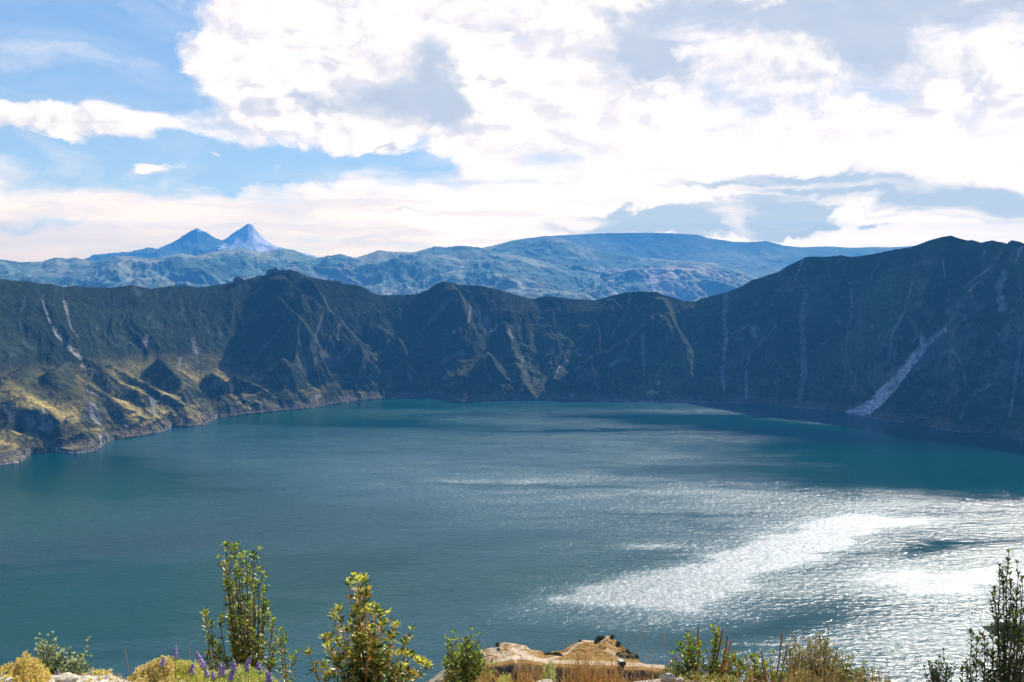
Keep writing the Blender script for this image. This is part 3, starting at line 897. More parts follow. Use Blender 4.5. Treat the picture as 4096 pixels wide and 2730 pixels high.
Zh = zpath + (zcrest - zpath) * np.sin(tt * math.pi / 2) ** 0.9
Zh = np.where(RH > r_crest, zcrest - (RH - r_crest) * 0.85 - 0.01 * (RH - r_crest) ** 2 * 0.2, Zh)
frontn = fbm(Xh / 7, Yh / 7, 5, 720)
Zf = zpath - (296 - RH) * (0.80 + 0.10 * frontn)
Zh = np.where(RH < 296, Zf, Zh)
rg = fbm(Xh / 3, Yh / 3, 5, 721)
Zh = Zh + np.where((RH > 305) & (RH < r_crest - 1), rg * 0.9, 0) + np.where(RH < 295, rg * 1.0, 0)
lim = CAMZ + cr[None] * RH
Zh = np.where(RH < r_crest, np.minimum(Zh, lim - 0.05), Zh)
PXh, PYh = proj(Xh, Yh, Zh)
Ch = np.zeros(Xh.shape + (3,)) + np.array([0.36, 0.20, 0.055])
Ch = lerp3(Ch, [0.46, 0.30, 0.10], sstep(fbm(Xh / 2.0, Yh / 2.0, 4, 722), 0.0, 0.3) * 0.7)
Ch = lerp3(Ch, [0.13, 0.095, 0.035], sstep(fbm(Xh / 0.9, Yh / 0.9, 3, 723), 0.12, 0.35) * 0.7)
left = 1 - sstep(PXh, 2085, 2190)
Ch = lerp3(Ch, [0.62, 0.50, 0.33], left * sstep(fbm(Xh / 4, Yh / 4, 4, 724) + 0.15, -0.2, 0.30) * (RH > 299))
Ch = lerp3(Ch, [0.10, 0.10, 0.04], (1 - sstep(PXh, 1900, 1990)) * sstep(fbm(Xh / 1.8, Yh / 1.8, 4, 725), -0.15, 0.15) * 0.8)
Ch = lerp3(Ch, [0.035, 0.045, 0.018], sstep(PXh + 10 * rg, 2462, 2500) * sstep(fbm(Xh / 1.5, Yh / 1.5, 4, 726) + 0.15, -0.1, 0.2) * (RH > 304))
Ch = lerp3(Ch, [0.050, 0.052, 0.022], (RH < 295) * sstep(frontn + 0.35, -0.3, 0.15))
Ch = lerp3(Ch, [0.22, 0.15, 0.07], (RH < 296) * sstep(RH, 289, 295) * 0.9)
Ch = lerp3(Ch, [0.66, 0.53, 0.36], ((RH > 298.6) & (RH < 301.4)) * sstep(PXh, 1930, 2000) * 0.85 * sstep(rg, -0.6, 0.0))
for pts, wd, am in [([(2165, 2642), (2225, 2630), (2270, 2612), (2300, 2585), (2318, 2572), (2345, 2563)], 5, 0.8), ([(2345, 2566), (2400, 2568), (2420, 2555), (2432, 2548)], 4, 0.7),
                    ([(2425, 2566), (2445, 2585), (2470, 2598)], 3, 0.5), ([(1960, 2645), (2000, 2640), (2050, 2628), (2110, 2629)], 3, 0.8), ([(2050, 2600), (2090, 2615), (2150, 2640), (2200, 2650)], 9, 0.9),
                    ([(1735, 2722), (1765, 2700), (1785, 2678)], 5, 0.9), ([(2060, 2640), (2080, 2670)], 6, 0.5), ([(2430, 2600), (2450, 2615), (2480, 2632)], 8, 0.5)]:
    d, s_, p_ = polydist(PXh, PYh, pts)
    Ch = lerp3(Ch, [0.66, 0.55, 0.38], sstep(-d / wd + 0.3 * rg, -1.2, -0.5) * am)
mt_hd = terrain_mat('headland_turf', 0.35, 1.8, 0.7, 1.3, 0.3)
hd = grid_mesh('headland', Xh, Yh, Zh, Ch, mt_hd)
hd['kind'] = 'structure'

# spit of scrub reaching into the lake on the right
u_, v_ = np.meshgrid(np.linspace(0, 1, 220), np.linspace(-1, 1, 120))
ax_, ay_ = on_lake(3962, 2535)
bx_, by_ = on_lake(4700, 2560)
ww_ = 20 + 24 * np.sqrt(u_)
Xs = ax_ + (bx_ - ax_) * u_ + v_ * ww_ * -0.15
Ys = ay_ + (by_ - ay_) * u_ + v_ * ww_
hs = 15 * (1 - np.exp(-u_ * 9)) * (1 + 0.3 * fbm(u_ * 6, u_ * 0, 3, 731)) * np.clip(1 - np.abs(v_) ** 2.2, 0, 1)
Zs = hs + 3.0 * fbm(Xs / 7, Ys / 7, 4, 732) * np.clip(hs / 6, 0, 1) - 0.6
Cs = lerp3(np.zeros(Xs.shape + (3,)) + np.array([0.030, 0.040, 0.015]), [0.16, 0.15, 0.06], sstep(fbm(Xs / 9, Ys / 9, 4, 733), 0.0, 0.3))
spit = grid_mesh('spit', Xs, Ys, Zs, Cs, mt_wall)
spit['kind'] = 'structure'


# ------------------------------------------------------------------ mesh collector
class MB:
    def __init__(s):
        s.v, s.f, s.c = [], [], []

    def tube(s, pts, r0, r1, col, n=5):
        b = len(s.v)
        m = len(pts)
        for i, p in enumerate(pts):
            p = Vector(p)
            d = (Vector(pts[min(i + 1, m - 1)]) - Vector(pts[max(i - 1, 0)]))
            d = d.normalized() if d.length > 1e-9 else Vector((0, 0, 1))
            a = d.cross(Vector((0.3, 1, 0.1))).normalized()
            c = d.cross(a)
            r = r0 + (r1 - r0) * i / (m - 1)
            for k in range(n):
                t = 2 * math.pi * k / n
                s.v.append(p + (a * math.cos(t) + c * math.sin(t)) * r)
                s.c.append(col)
        for i in range(m - 1):
            for k in range(n):
                s.f.append((b + i * n + k, b + i * n + (k + 1) % n, b + (i + 1) * n + (k + 1) % n, b + (i + 1) * n + k))
        s.f.append(tuple(b + (m - 1) * n + k for k in range(n)))

    def leaf(s, p, d, up, L, Wd, col, fold=0.25, droop=0.15):
        d = d.normalized()
        sd_ = d.cross(up)
        sd_ = sd_.normalized() if sd_.length > 1e-6 else Vector((1, 0, 0))
        nn = sd_.cross(d)
        b = len(s.v)
        s.v += [p, p + d * L * 0.45 + sd_ * Wd * 0.5 + nn * Wd * fold, p + d * L * 0.5, p + d * L * 0.45 - sd_ * Wd * 0.5 + nn * Wd * fold,
                p + d * L * 0.8 + sd_ * Wd * 0.38 + nn * (Wd * fold - L * droop * 0.5), p + d * L * 0.8 - sd_ * Wd * 0.38 + nn * (Wd * fold - L * droop * 0.5), p + d * L - nn * L * droop]
        s.c += [col] * 7
        s.f += [(b, b + 1, b + 2), (b, b + 2, b + 3), (b + 1, b + 4, b + 2), (b + 2, b + 5, b + 3), (b + 2, b + 4, b + 6), (b + 2, b + 6, b + 5)]

    def blob(s, p, rx, ry, rz, col, seed=0, jit=0.25, sub=1):
        import bmesh
        bm = bmesh.new()
        bmesh.ops.create_icosphere(bm, subdivisions=sub, radius=1)
        rnd = random.Random(seed)
        b = len(s.v)
        ph = [rnd.uniform(0, 6) for _ in range(6)]
        for v in bm.verts:
            c = v.co
            k = 1 + jit * (math.sin(c.x * 2.3 + ph[0]) * math.sin(c.y * 2.9 + ph[1]) + 0.6 * math.sin(c.z * 4.1 + ph[2]) * math.sin(c.x * 5 + ph[3])) + rnd.uniform(-1, 1) * jit * 0.25
            s.v.append(Vector(p) + Vector((c.x * rx * k, c.y * ry * k, c.z * rz * k)))
            s.c.append(col)
        for f in bm.faces:
            s.f.append(tuple(b + v.index for v in f.verts))
        bm.free()

    def build(s, name, mat, parent=None, smooth=False, origin=None):
        me = bpy.data.meshes.new(name)
        o_ = Vector(origin) if origin is not None else Vector((0, 0, 0))
        me.from_pydata([tuple(Vector(v) - o_) for v in s.v], [], s.f)
        a = me.color_attributes.new('Col', 'FLOAT_COLOR', 'POINT')
        a.data.foreach_set('color', np.concatenate([np.array(s.c, np.float32).reshape(-1, 3), np.ones((len(s.c), 1), np.float32)], 1).ravel())
        if smooth:
            me.polygons.foreach_set('use_smooth', [True] * len(me.polygons))
        me.materials.append(mat)
        o = bpy.data.objects.new(name, me)
        COL.objects.link(o)
        if parent:
            o.parent = parent
        elif origin is not None:
            o.location = o_
        return o


def plant_mat(name, rough=0.5, trans=0.35, spec=0.4):
    m = bpy.data.materials.new(name)
    m.use_nodes = True
    N = NT(m.node_tree)
    bs = N.n['Principled BSDF']
    out = N.n['Material Output']
    at_ = N.new('ShaderNodeAttribute', attribute_name='Col').outputs['Color']
    oc = N.new('ShaderNodeTexCoord').outputs['Object']
    k = N.mapr(N.noise(oc, 60.0, 3, 0.6), 0.3, 0.7, 0.75, 1.25)
    col = N.vmath('SCALE', at_, None, k)
    N.l.new(col, bs.inputs['Base Color'])
    bs.inputs['Roughness'].default_value = rough
    bs.inputs['Specular IOR Level'].default_value = spec
    if trans:
        tr = N.new('ShaderNodeBsdfTranslucent')
        N.l.new(N.vmath('MULTIPLY', col, (1.3, 1.5, 0.6)), tr.inputs[0])
        mx = N.new('ShaderNodeMixShader')
        mx.inputs[0].default_value = trans
        N.l.new(bs.outputs[0], mx.inputs[1])
        N.l.new(tr.outputs[0], mx.inputs[2])
        N.l.new(mx.outputs[0], out.inputs['Surface'])
    return m


M_LEAF = plant_mat('shrub_leaf', 0.38, 0.45, 0.6)
M_BARK = plant_mat('shrub_bark', 0.75, 0.0, 0.2)
M_DRY = plant_mat('dry_stalk', 0.65, 0.30, 0.2)
M_PETAL = plant_mat('lupin_petal', 0.5, 0.30, 0.2)
M_ROCK = terrain_mat('pale_rock', 12.0, 60.0, 0.02, 40.0, 0.15)
M_FLAT = terrain_mat('weathered_surface', 0.6, 3.0, 0.02, 4.0, 0.12)


def empty(name, loc, label, cat, group=None):
    o = bpy.data.objects.new(name, None)
    COL.objects.link(o)
    o.location = loc
    o['label'] = label
    o['category'] = cat
    if group:
        o['group'] = group
    return o


def P3(px, py, r):
    return Vector([float(q) for q in at(px, py, r)])


def foot(px, r):
    x, y, z = at(px, 2730, r)
    return Vector((float(x), float(y), float(ground_z(x, y))))


def jc(rnd, c, k=0.18):
    f = 1 + rnd.uniform(-k, k)
    return tuple(max(0.0, q * f * (1 + rnd.uniform(-k, k) * 0.4)) for q in c)


GREENS = [((0.035, 0.085, 0.020), 3.5), ((0.075, 0.150, 0.035), 4), ((0.34, 0.34, 0.06), 2.4), ((0.36, 0.42, 0.28), 1.8), ((0.42, 0.24, 0.05), 0.9)]


def pick(rnd, pal):
    t = rnd.uniform(0, sum(w_ for _, w_ in pal))
    for c, w_ in pal:
        t -= w_
        if t <= 0:
            return jc(rnd, c)
    return pal[0][0]


def shrub(name, label, cat, r, base_px, tips, pal=GREENS, L=26, Wd=8, gap=13, whorl=5, bark=(0.20, 0.085, 0.03), rad=5.0, f0=0.15, side=0.5, seed=1,
          group=None, tipcol=(0.30, 0.34, 0.07), dens=None, spread=0.22, bend=0.35, min_sep=0.0):
    rnd = random.Random(seed)
    u = r / F
    root = foot(base_px, r)
    e = empty(name, root, label, cat, group)
    ms, ml = MB(), MB()
    stems = []
    for t in tips:
        px, py = t[0], t[1] + L * 0.75
        bare = len(t) > 2 and t[2] == 'bare'
        bx = base_px + (px - base_px) * 0.12 if not (len(t) > 3) else t[3]
        rr1 = r + rnd.uniform(-1, 1) * spread
        tip = P3(px, py, rr1)
        b0 = root + Vector((rnd.uniform(-1, 1) * 10 * u, rnd.uniform(-1, 1) * spread * 0.3, 0))
        if len(t) > 3:
            b0 = foot(t[3], rr1)
        b0.z -= 0.03
        H = tip.z - b0.z
        mid = Vector((b0.x + (tip.x - b0.x) * (0.5 + bend * 0.5), b0.y + (tip.y - b0.y) * 0.6, b0.z + H * 0.45))
        pts = []
        n = max(7, int(H / (30 * u)))
        jx, jy = 0.0, 0.0
        for i in range(n + 1):
            f = i / n
            q = b0 * (1 - f) ** 2 + mid * 2 * f * (1 - f) + tip * f * f
            if 0 < i < n:
                jx = jx * 0.6 + rnd.uniform(-1, 1) * 2.6 * u
                jy = jy * 0.6 + rnd.uniform(-1, 1) * 2.6 * u
                q = q + Vector((jx, jy, 0))
            pts.append(q)
        rk = rad * (0.5 + 0.5 * min(1, H / (500 * u)))
        ms.tube([p - root for p in pts], rk * u, (0.3 if not bare else 0.6) * rk * u, jc(rnd, bark, 0.3))
        stems.append((pts, bare))
    for pts, bare in stems:
        seg = [(pts[i + 1] - pts[i]).length for i in range(len(pts) - 1)]
        tot = sum(seg)

        def along(s_):
            for i, sg in enumerate(seg):
                if s_ <= sg or i == len(seg) - 1:
                    f = min(1, s_ / sg)
                    return pts[i].lerp(pts[i + 1], f), (pts[i + 1] - pts[i]).normalized()
                s_ -= sg
        s_ = tot * f0
        top = tot * (0.45 if bare else 1.0)
        while s_ < top:
            p, d = along(s_)
            fr = s_ / tot
            dn = 1.0 if dens is None else dens(fr)
            if rnd.random() < dn:
                whorl_at(ml, rnd, p - root, d, u, L * rnd.uniform(0.7, 1.15), Wd, pal, whorl, 0.9 + 0.5 * (1 - fr))
            if rnd.random() < side * dn:
                th = rnd.uniform(0, 6.28)
                out = Vector((math.cos(th), math.sin(th), 0))
                Lt = rnd.uniform(18, 60) * u
                q1 = p + out * Lt * 0.45 + Vector((0, 0, Lt * 0.5))
                q2 = q1 + out * Lt * 0.15 + Vector((0, 0, Lt * 0.6))
                ms.tube([p - root, q1 - root, q2 - root], 1.6 * u, 1.0 * u, jc(rnd, bark, 0.3), 4)
                whorl_at(ml, rnd, q1 - root, (q2 - q1).normalized(), u, L * 0.8, Wd, pal, whorl, 0.9)
                whorl_at(ml, rnd, q2 - root, Vector((0, 0, 1)), u, L * 0.8, Wd, pal, whorl + 1, 0.55, tipcol)
            s_ += gap * u * rnd.uniform(0.7, 1.3)
        if not bare:
            p, d = along(tot)
            whorl_at(ml, rnd, p - root, d, u, L * 0.85, Wd, pal, whorl + 2, 0.45, tipcol)
            whorl_at(ml, rnd, p - d * 7 * u - root, d, u, L, Wd, pal, whorl + 1, 0.9, tipcol)
    ms.build('stem', M_BARK, e, True)
    ml.build('foliage', M_LEAF, e)
    return e


def whorl_at(mb, rnd, p, d, u, L, Wd, pal, n, ang, tipcol=None):
    a = d.cross(Vector((0.2, 1, 0.3))).normalized()
    b = d.cross(a).normalized()
    t0 = rnd.uniform(0, 6.28)
    for k in range(n):
        t = t0 + k * 6.283 / n + rnd.uniform(-0.3, 0.3)
        rad_ = a * math.cos(t) + b * math.sin(t)
        an = ang * rnd.uniform(0.75, 1.25)
        dr = d * math.cos(an) + rad_ * math.sin(an)
        if tipcol and rnd.random() < 0.6:
            c = jc(rnd, tipcol)
        else:
            c = pick(rnd, pal)
        mb.leaf(p + rad_ * 1.2 * u, dr, d, L * u * rnd.uniform(0.7, 1.15), Wd * u * rnd.uniform(0.8, 1.2), c, 0.2, rnd.uniform(-0.05, 0.3))


# tall leafy shrub
shrub('shrub', 'tall upright leafy shrub with many reddish stems behind the purple lupins', 'shrub', 8.2, 1010,
      [(902, 2164), (937, 2176), (984, 2198), (1013, 2202), (963, 2206), (1036, 2264), (1057, 2345), (1063, 2402), (1093, 2466),
       (820, 2436, 'l', 890), (845, 2478, 'l', 895), (883, 2465, 'l', 930), (914, 2449), (921, 2413), (905, 2236), (906, 2318), (955, 2270), (990, 2290), (1022, 2320), (940, 2340), (1000, 2400), (1035, 2440), (975, 2480),
       (1124, 2505, 'l', 1150), (1140, 2550, 'l', 1150), (1167, 2616, 'l', 1160), (860, 2560, 'l', 900), (930, 2560), (1060, 2560), (1095, 2590), (1085, 2640), (830, 2600, 'l', 860), (900, 2620)],
      L=26, Wd=8.5, gap=21, whorl=4, f0=0.12, side=0.36, seed=11, rad=5.2, dens=lambda f: 0.75 if f > 0.35 else 0.85, spread=0.25)
PAL2 = [((0.035, 0.085, 0.022), 3.6), ((0.09, 0.16, 0.04), 3.2), ((0.48, 0.42, 0.09), 1.8), ((0.42, 0.46, 0.30), 2.4), ((0.58, 0.28, 0.07), 1.7)]
shrub('shrub', 'dense cone shaped shrub with yellowish shoots and broad leaves', 'shrub', 7.6, 1470,
      [(1417, 2284), (1433, 2297), (1454, 2296), (1396, 2312), (1463, 2352), (1494, 2392, 'bare'), (1506, 2409), (1521, 2434), (1358, 2412), (1338, 2440), (1427, 2421), (1475, 2420),
       (1580, 2477), (1527, 2476), (1481, 2489), (1561, 2526), (1616, 2547), (1304, 2529), (1310, 2560), (1237, 2590, 'l', 1330), (1644, 2602), (1625, 2590), (1690, 2624), (1708, 2642), (1665, 2620),
       (1350, 2545), (1390, 2500), (1440, 2520), (1500, 2560), (1400, 2580), (1545, 2580), (1590, 2590), (1360, 2620), (1460, 2620), (1520, 2640), (1600, 2650), (1650, 2670), (1300, 2640), (1330, 2670), (1420, 2670), (1560, 2690), (1490, 2690)],
      pal=PAL2, L=38, Wd=12, gap=27, whorl=5, f0=0.2, side=0.25, dens=lambda f: 0.9 if f < 0.55 else 0.62, seed=22, rad=6.0, bark=(0.42, 0.19, 0.06), tipcol=(0.60, 0.52, 0.14), spread=0.3)
shrub('shrub', 'small bushy green shrub beside the dry grass and the pale headland', 'shrub', 7.7, 1865,
      [(1802, 2563), (1831, 2567), (1865, 2548), (1885, 2570), (1901, 2596), (1848, 2580), (1790, 2620), (1780, 2640), (1915, 2612), (1930, 2650), (1945, 2670), (1820, 2630), (1870, 2620), (1900, 2650), (1850, 2660), (1960, 2690), (1800, 2670), (1880, 2690)],
      L=23, Wd=7, gap=13, whorl=5, f0=0.25, side=0.5, seed=33, rad=3.6, spread=0.2)
PAL4 = [((0.035, 0.095, 0.02), 3), ((0.08, 0.19, 0.04), 4), ((0.34, 0.36, 0.06), 2.2), ((0.30, 0.22, 0.08), 1)]
_sh4 = dict(pal=PAL4, L=24, Wd=8, gap=15, whorl=5, side=0.45, rad=6.0, bark=(0.40, 0.17, 0.05), spread=0.2)
shrub('shrub', 'cut back shrub with bare orange brown stubs next to the rounded rock', 'shrub', 7.4, 2790,
      [(2795, 2490, 'bare'), (2725, 2562), (2752, 2535), (2763, 2558), (2735, 2600), (2710, 2640), (2770, 2590, 'bare'), (2800, 2560), (2745, 2620, 'bare'), (2780, 2650), (2820, 2660), (2740, 2680), (2815, 2610, 'bare'), (2850, 2680)], f0=0.2, seed=41, **_sh4)
shrub('shrub', 'pruned shrub with a forked bare branch and dense dark leaves below', 'shrub', 7.5, 2830,
      [(2890, 2502, 'bare'), (2911, 2524, 'bare'), (2865, 2518), (2860, 2560), (2926, 2545, 'bare'), (2944, 2598, 'bare'), (2912, 2590, 'bare'), (2900, 2620), (2930, 2640), (2870, 2640), (2960, 2640), (2900, 2670), (2940, 2680), (2980, 2660), (3010, 2690), (2880, 2700)], f0=0.3, seed=42, **_sh4)
shrub('shrub', 'shrub with two tall peeled stalks rising over low green leaves', 'shrub', 7.5, 3090,
      [(3044, 2588, 'bare'), (3127, 2515, 'bare'), (3150, 2562, 'bare'), (2981, 2602, 'bare'), (3008, 2612), (3055, 2640), (3090, 2660, 'bare'), (3060, 2680), (3020, 2660), (3100, 2690), (3130, 2690), (3000, 2690), (3040, 2700), (3150, 2700)], f0=0.35, seed=43, **_sh4)
PAL5 = [((0.34, 0.22, 0.12), 3), ((0.44, 0.34, 0.22), 3), ((0.08, 0.11, 0.04), 1.6), ((0.14, 0.12, 0.05), 2)]
shrub('dry_shrub', 'wispy grey brown dry shrub in front of the glittering water', 'shrub', 7.6, 3230,
      [(3160, 2590), (3195, 2575), (3215, 2600), (3240, 2560), (3262, 2580), (3285, 2570), (3305, 2562), (3320, 2600), (3340, 2620), (3180, 2620), (3150, 2640), (3210, 2640), (3250, 2640), (3290, 2640), (3330, 2660), (3170, 2670), (3230, 2680), (3270, 2680), (3190, 2700)],
      pal=PAL5, L=15, Wd=4.5, gap=8, whorl=4, side=0.8, rad=2.2, bark=(0.26, 0.19, 0.11), seed=51, tipcol=(0.32, 0.27, 0.16), f0=0.3, spread=0.25)
shrub('dry_shrub', 'low sparse half green shrub at the edge of the glittering water', 'shrub', 7.8, 3400,
      [(3365, 2640), (3385, 2655), (3424, 2675), (3400, 2680), (3350, 2690), (3440, 2690), (3320, 2700), (3460, 2710), (3300, 2680), (3495, 2705), (3370, 2665), (3550, 2720), (3340, 2660)],
      pal=PAL4 + PAL5, L=17, Wd=5, gap=9, whorl=5, side=0.7, rad=2.4, bark=(0.22, 0.15, 0.08), seed=52, tipcol=(0.2, 0.2, 0.08), f0=0.3, spread=0.2)
PAL6 = [((0.018, 0.040, 0.012), 4), ((0.035, 0.070, 0.020), 4), ((0.12, 0.14, 0.04), 1), ((0.25, 0.03, 0.03), 0.06)]
shrub('shrub', 'dark tall shrub with thin upright branches at the right edge', 'shrub', 8.0, 4030,
      [(4032, 2232), (4012, 2262), (3997, 2284, 'l', 4010), (3980, 2342), (4074, 2286), (4045, 2312), (4088, 2300), (4068, 2360), (4091, 2430), (3884, 2515, 'l', 3900), (3910, 2545, 'l', 3900), (3937, 2540, 'l', 3960), (3967, 2494), (3950, 2600, 'l', 3960),
       (4045, 2420), (4110, 2380), (4130, 2450), (4150, 2400), (4000, 2500), (4030, 2480), (4060, 2520), (3990, 2560), (4015, 2590), (4080, 2580), (3970, 2610), (4040, 2620), (4100, 2540), (3850, 2668, 'l', 3890), (3870, 2660, 'l', 3900), (4060, 2660), (3930, 2650), (4000, 2660), (4100, 2640), (3960, 2680), (4020, 2700)],
      pal=PAL6, L=22, Wd=7, gap=15, whorl=3, side=0.28, rad=4.2, bark=(0.06, 0.035, 0.02), seed=61, tipcol=(0.09, 0.11, 0.03), f0=0.30, dens=lambda f: 0.8, spread=0.3)
shrub('shrub', 'two pronged dark sapling standing alone left of the tall dark shrub', 'shrub', 7.8, 3765,
      [(3746, 2640), (3758, 2668), (3740, 2675), (3790, 2664), (3785, 2690), (3730, 2698), (3752, 2700)],
      pal=PAL6, L=15, Wd=5.5, gap=9, whorl=4, side=0.4, rad=2.4, bark=(0.05, 0.035, 0.02), seed=62, tipcol=(0.09, 0.11, 0.03), f0=0.3, spread=0.08)
PAL7 = [((0.30, 0.36, 0.30), 3), ((0.16, 0.21, 0.14), 3), ((0.06, 0.09, 0.04), 2.5), ((0.45, 0.48, 0.42), 1.2)]
shrub('shrub', 'silvery grey green shrub between the golden bush and the white soil', 'shrub', 7.5, 235,
      [(163, 2580), (172, 2582), (192, 2578), (202, 2582), (160, 2610), (210, 2606), (228, 2622), (238, 2620), (256, 2640), (286, 2632), (305, 2645), (322, 2614), (330, 2620), (318, 2650), (345, 2662), (335, 2675), (180, 2640), (215, 2650), (245, 2665), (275, 2665), (200, 2680), (300, 2680), (230, 2690), (170, 2670), (320, 2690)],
      pal=PAL7, L=14, Wd=5, gap=7, whorl=5, side=0.6, rad=2.0, bark=(0.12, 0.12, 0.08), seed=71, tipcol=(0.5, 0.52, 0.46), f0=0.35, spread=0.25)


def cushion(name, label, cat, r, x0, x1, env_pts, n, pal, seed, L=12, Wd=4, puff=None, dr=0.35, pn=0):
    """a low dense bush: many fine shoots under an uneven outline"""
    rnd = random.Random(seed)
    u = r / F
    root = foot((x0 + x1) / 2, r)
    e = empty(name, root, label, cat)
    ms, ml = MB(), MB()
    ex = [p[0] for p in env_pts]
    ey = [p[1] for p in env_pts]
    for i in range(n):
        px = rnd.uniform(x0, x1)
        top = float(np.interp(px, ex, ey))
        fr = rnd.random() ** 1.6
        py = top + fr * (2765 - top) + rnd.uniform(-5, 5)
        r1 = r - fr * dr + rnd.uniform(-0.05, 0.12)
        tip = P3(px, py, r1)
        b = foot(px + rnd.uniform(-12, 12), r1 + 0.03)
        b.z = max(b.z - 0.02, tip.z - 90 * u)
        m_ = (b + tip) / 2 + Vector((rnd.uniform(-1, 1) * 8 * u, rnd.uniform(-1, 1) * 8 * u, 0))
        ms.tube([b - root, m_ - root, tip - root], 1.1 * u, 0.6 * u, pick(rnd, pal), 3)
        d = (tip - m_).normalized()
        for k in range(rnd.randint(5, 9)):
            f = rnd.uniform(0.25, 1.0)
            q = m_.lerp(tip, f)
            th = rnd.uniform(0, 6.28)
            dd = d * rnd.uniform(0.2, 0.9) + Vector((math.cos(th), math.sin(th), 0.1)) * 0.7
            ml.leaf(q - root, dd, d, L * u * rnd.uniform(0.6, 1.2), Wd * u * rnd.uniform(0.7, 1.2), pick(rnd, pal), 0.2, 0.1)
        if puff and rnd.random() < puff[1]:
            for k in range(8):
                th, ph = rnd.uniform(0, 6.28), rnd.uniform(-1, 1.4)
                dd = Vector((math.cos(th) * math.cos(ph), math.sin(th) * math.cos(ph), math.sin(ph)))
                ml.leaf(tip - root, dd, Vector((0, 0.1, 1)), 6.5 * u, 5 * u, jc(rnd, puff[0]), 0.3, 0.1)
    ms.build('stem', M_DRY, e)
    ml.build('foliage', M_LEAF, e)
    return e


GOLD = [((0.78, 0.60, 0.27), 4), ((0.62, 0.50, 0.18), 2), ((0.85, 0.68, 0.48), 2.4), ((0.28, 0.32, 0.10), 1.2)]
LIME = [((0.60, 0.60, 0.24), 4), ((0.42, 0.48, 0.18), 3), ((0.80, 0.68, 0.36), 2.4), ((0.18, 0.25, 0.08), 1)]
cushion('bush', 'golden flowering cushion bush in the bottom left corner of the ledge', 'bush', 7.1, -60, 200,
        [(-60, 2680), (0, 2680), (20, 2660), (60, 2655), (80, 2630), (100, 2614), (115, 2618), (140, 2635), (165, 2650), (200, 2690)], 620, GOLD, 81, puff=((0.72, 0.52, 0.26), 0.5))
cushion('bush', 'grey green seedling bush with small pale heads left of the golden bush', 'bush', 7.2, 5, 60,
        [(5, 2665), (14, 2656), (35, 2650), (50, 2654), (60, 2670)], 60, PAL7, 82, L=9, Wd=4)
cushion('bush', 'straggly pale bush of round dry heads at the end of the white soil', 'bush', 7.15, 335, 450,
        [(335, 2700), (350, 2690), (370, 2672), (385, 2690), (400, 2668), (425, 2690), (437, 2666), (450, 2700)], 90, GOLD, 83, puff=((0.70, 0.56, 0.36), 0.5))
cushion('bush', 'pinkish bush of dry round seed heads left of the lupins', 'bush', 7.2, 515, 700,
        [(515, 2715), (530, 2705), (560, 2665), (590, 2655), (620, 2640), (645, 2630), (665, 2628), (700, 2632)], 420, GOLD, 84, puff=((0.66, 0.50, 0.36), 0.7))
cushion('bush', 'feathery yellow green bush that the lupins grow out of', 'bush', 7.3, 640, 900,
        [(640, 2650), (670, 2632), (700, 2636), (740, 2645), (790, 2650), (840, 2680), (870, 2690), (900, 2700)], 700, LIME + GOLD[:1], 85, L=14, Wd=3.2)
cushion('bush', 'lime green feathery bush below the tall leafy shrub', 'bush', 7.3, 880, 1110,
        [(880, 2695), (920, 2680), (960, 2665), (1000, 2668), (1040, 2680), (1070, 2695), (1110, 2725)], 560, LIME, 86, L=14, Wd=3.2)
cushion('bush', 'small fresh green bush behind the rounded rock', 'bush', 7.25, 2640, 2730,
        [(2640, 2690), (2655, 2675), (2680, 2655), (2700, 2650), (2730, 2670)], 150, PAL4, 87, L=11, Wd=3.5)
cushion('bush', 'light green feathery bush low among the dry grass stalks', 'bush', 7.15, 1985, 2050,
        [(1985, 2725), (2005, 2700), (2030, 2690), (2050, 2720)], 110, LIME, 88, L=11, Wd=3)
cushion('bush', 'tall pale green herb standing in the dry grass before the dark slope', 'bush', 7.15, 2175, 2222,
        [(2175, 2680), (2190, 2650), (2205, 2640), (2222, 2680)], 90, LIME + PAL7[:1], 89, L=11, Wd=3)
cushion('bush', 'dry pinkish tuft at the foot of the grey brown shrub', 'bush', 7.2, 3130, 3290,
        [(3130, 2710), (3160, 2680), (3200, 2670), (3240, 2690), (3290, 2715)], 240, PAL5 + GOLD[:1], 90, L=12, Wd=3)
cushion('bush', 'straw coloured scrub between the rock and the cut back shrubs', 'bush', 7.1, 2690, 2960,
        [(2690, 2712), (2740, 2690), (2800, 2690), (2860, 2700), (2960, 2712)], 260, GOLD[:2] + PAL4[:2], 91, L=12, Wd=3)

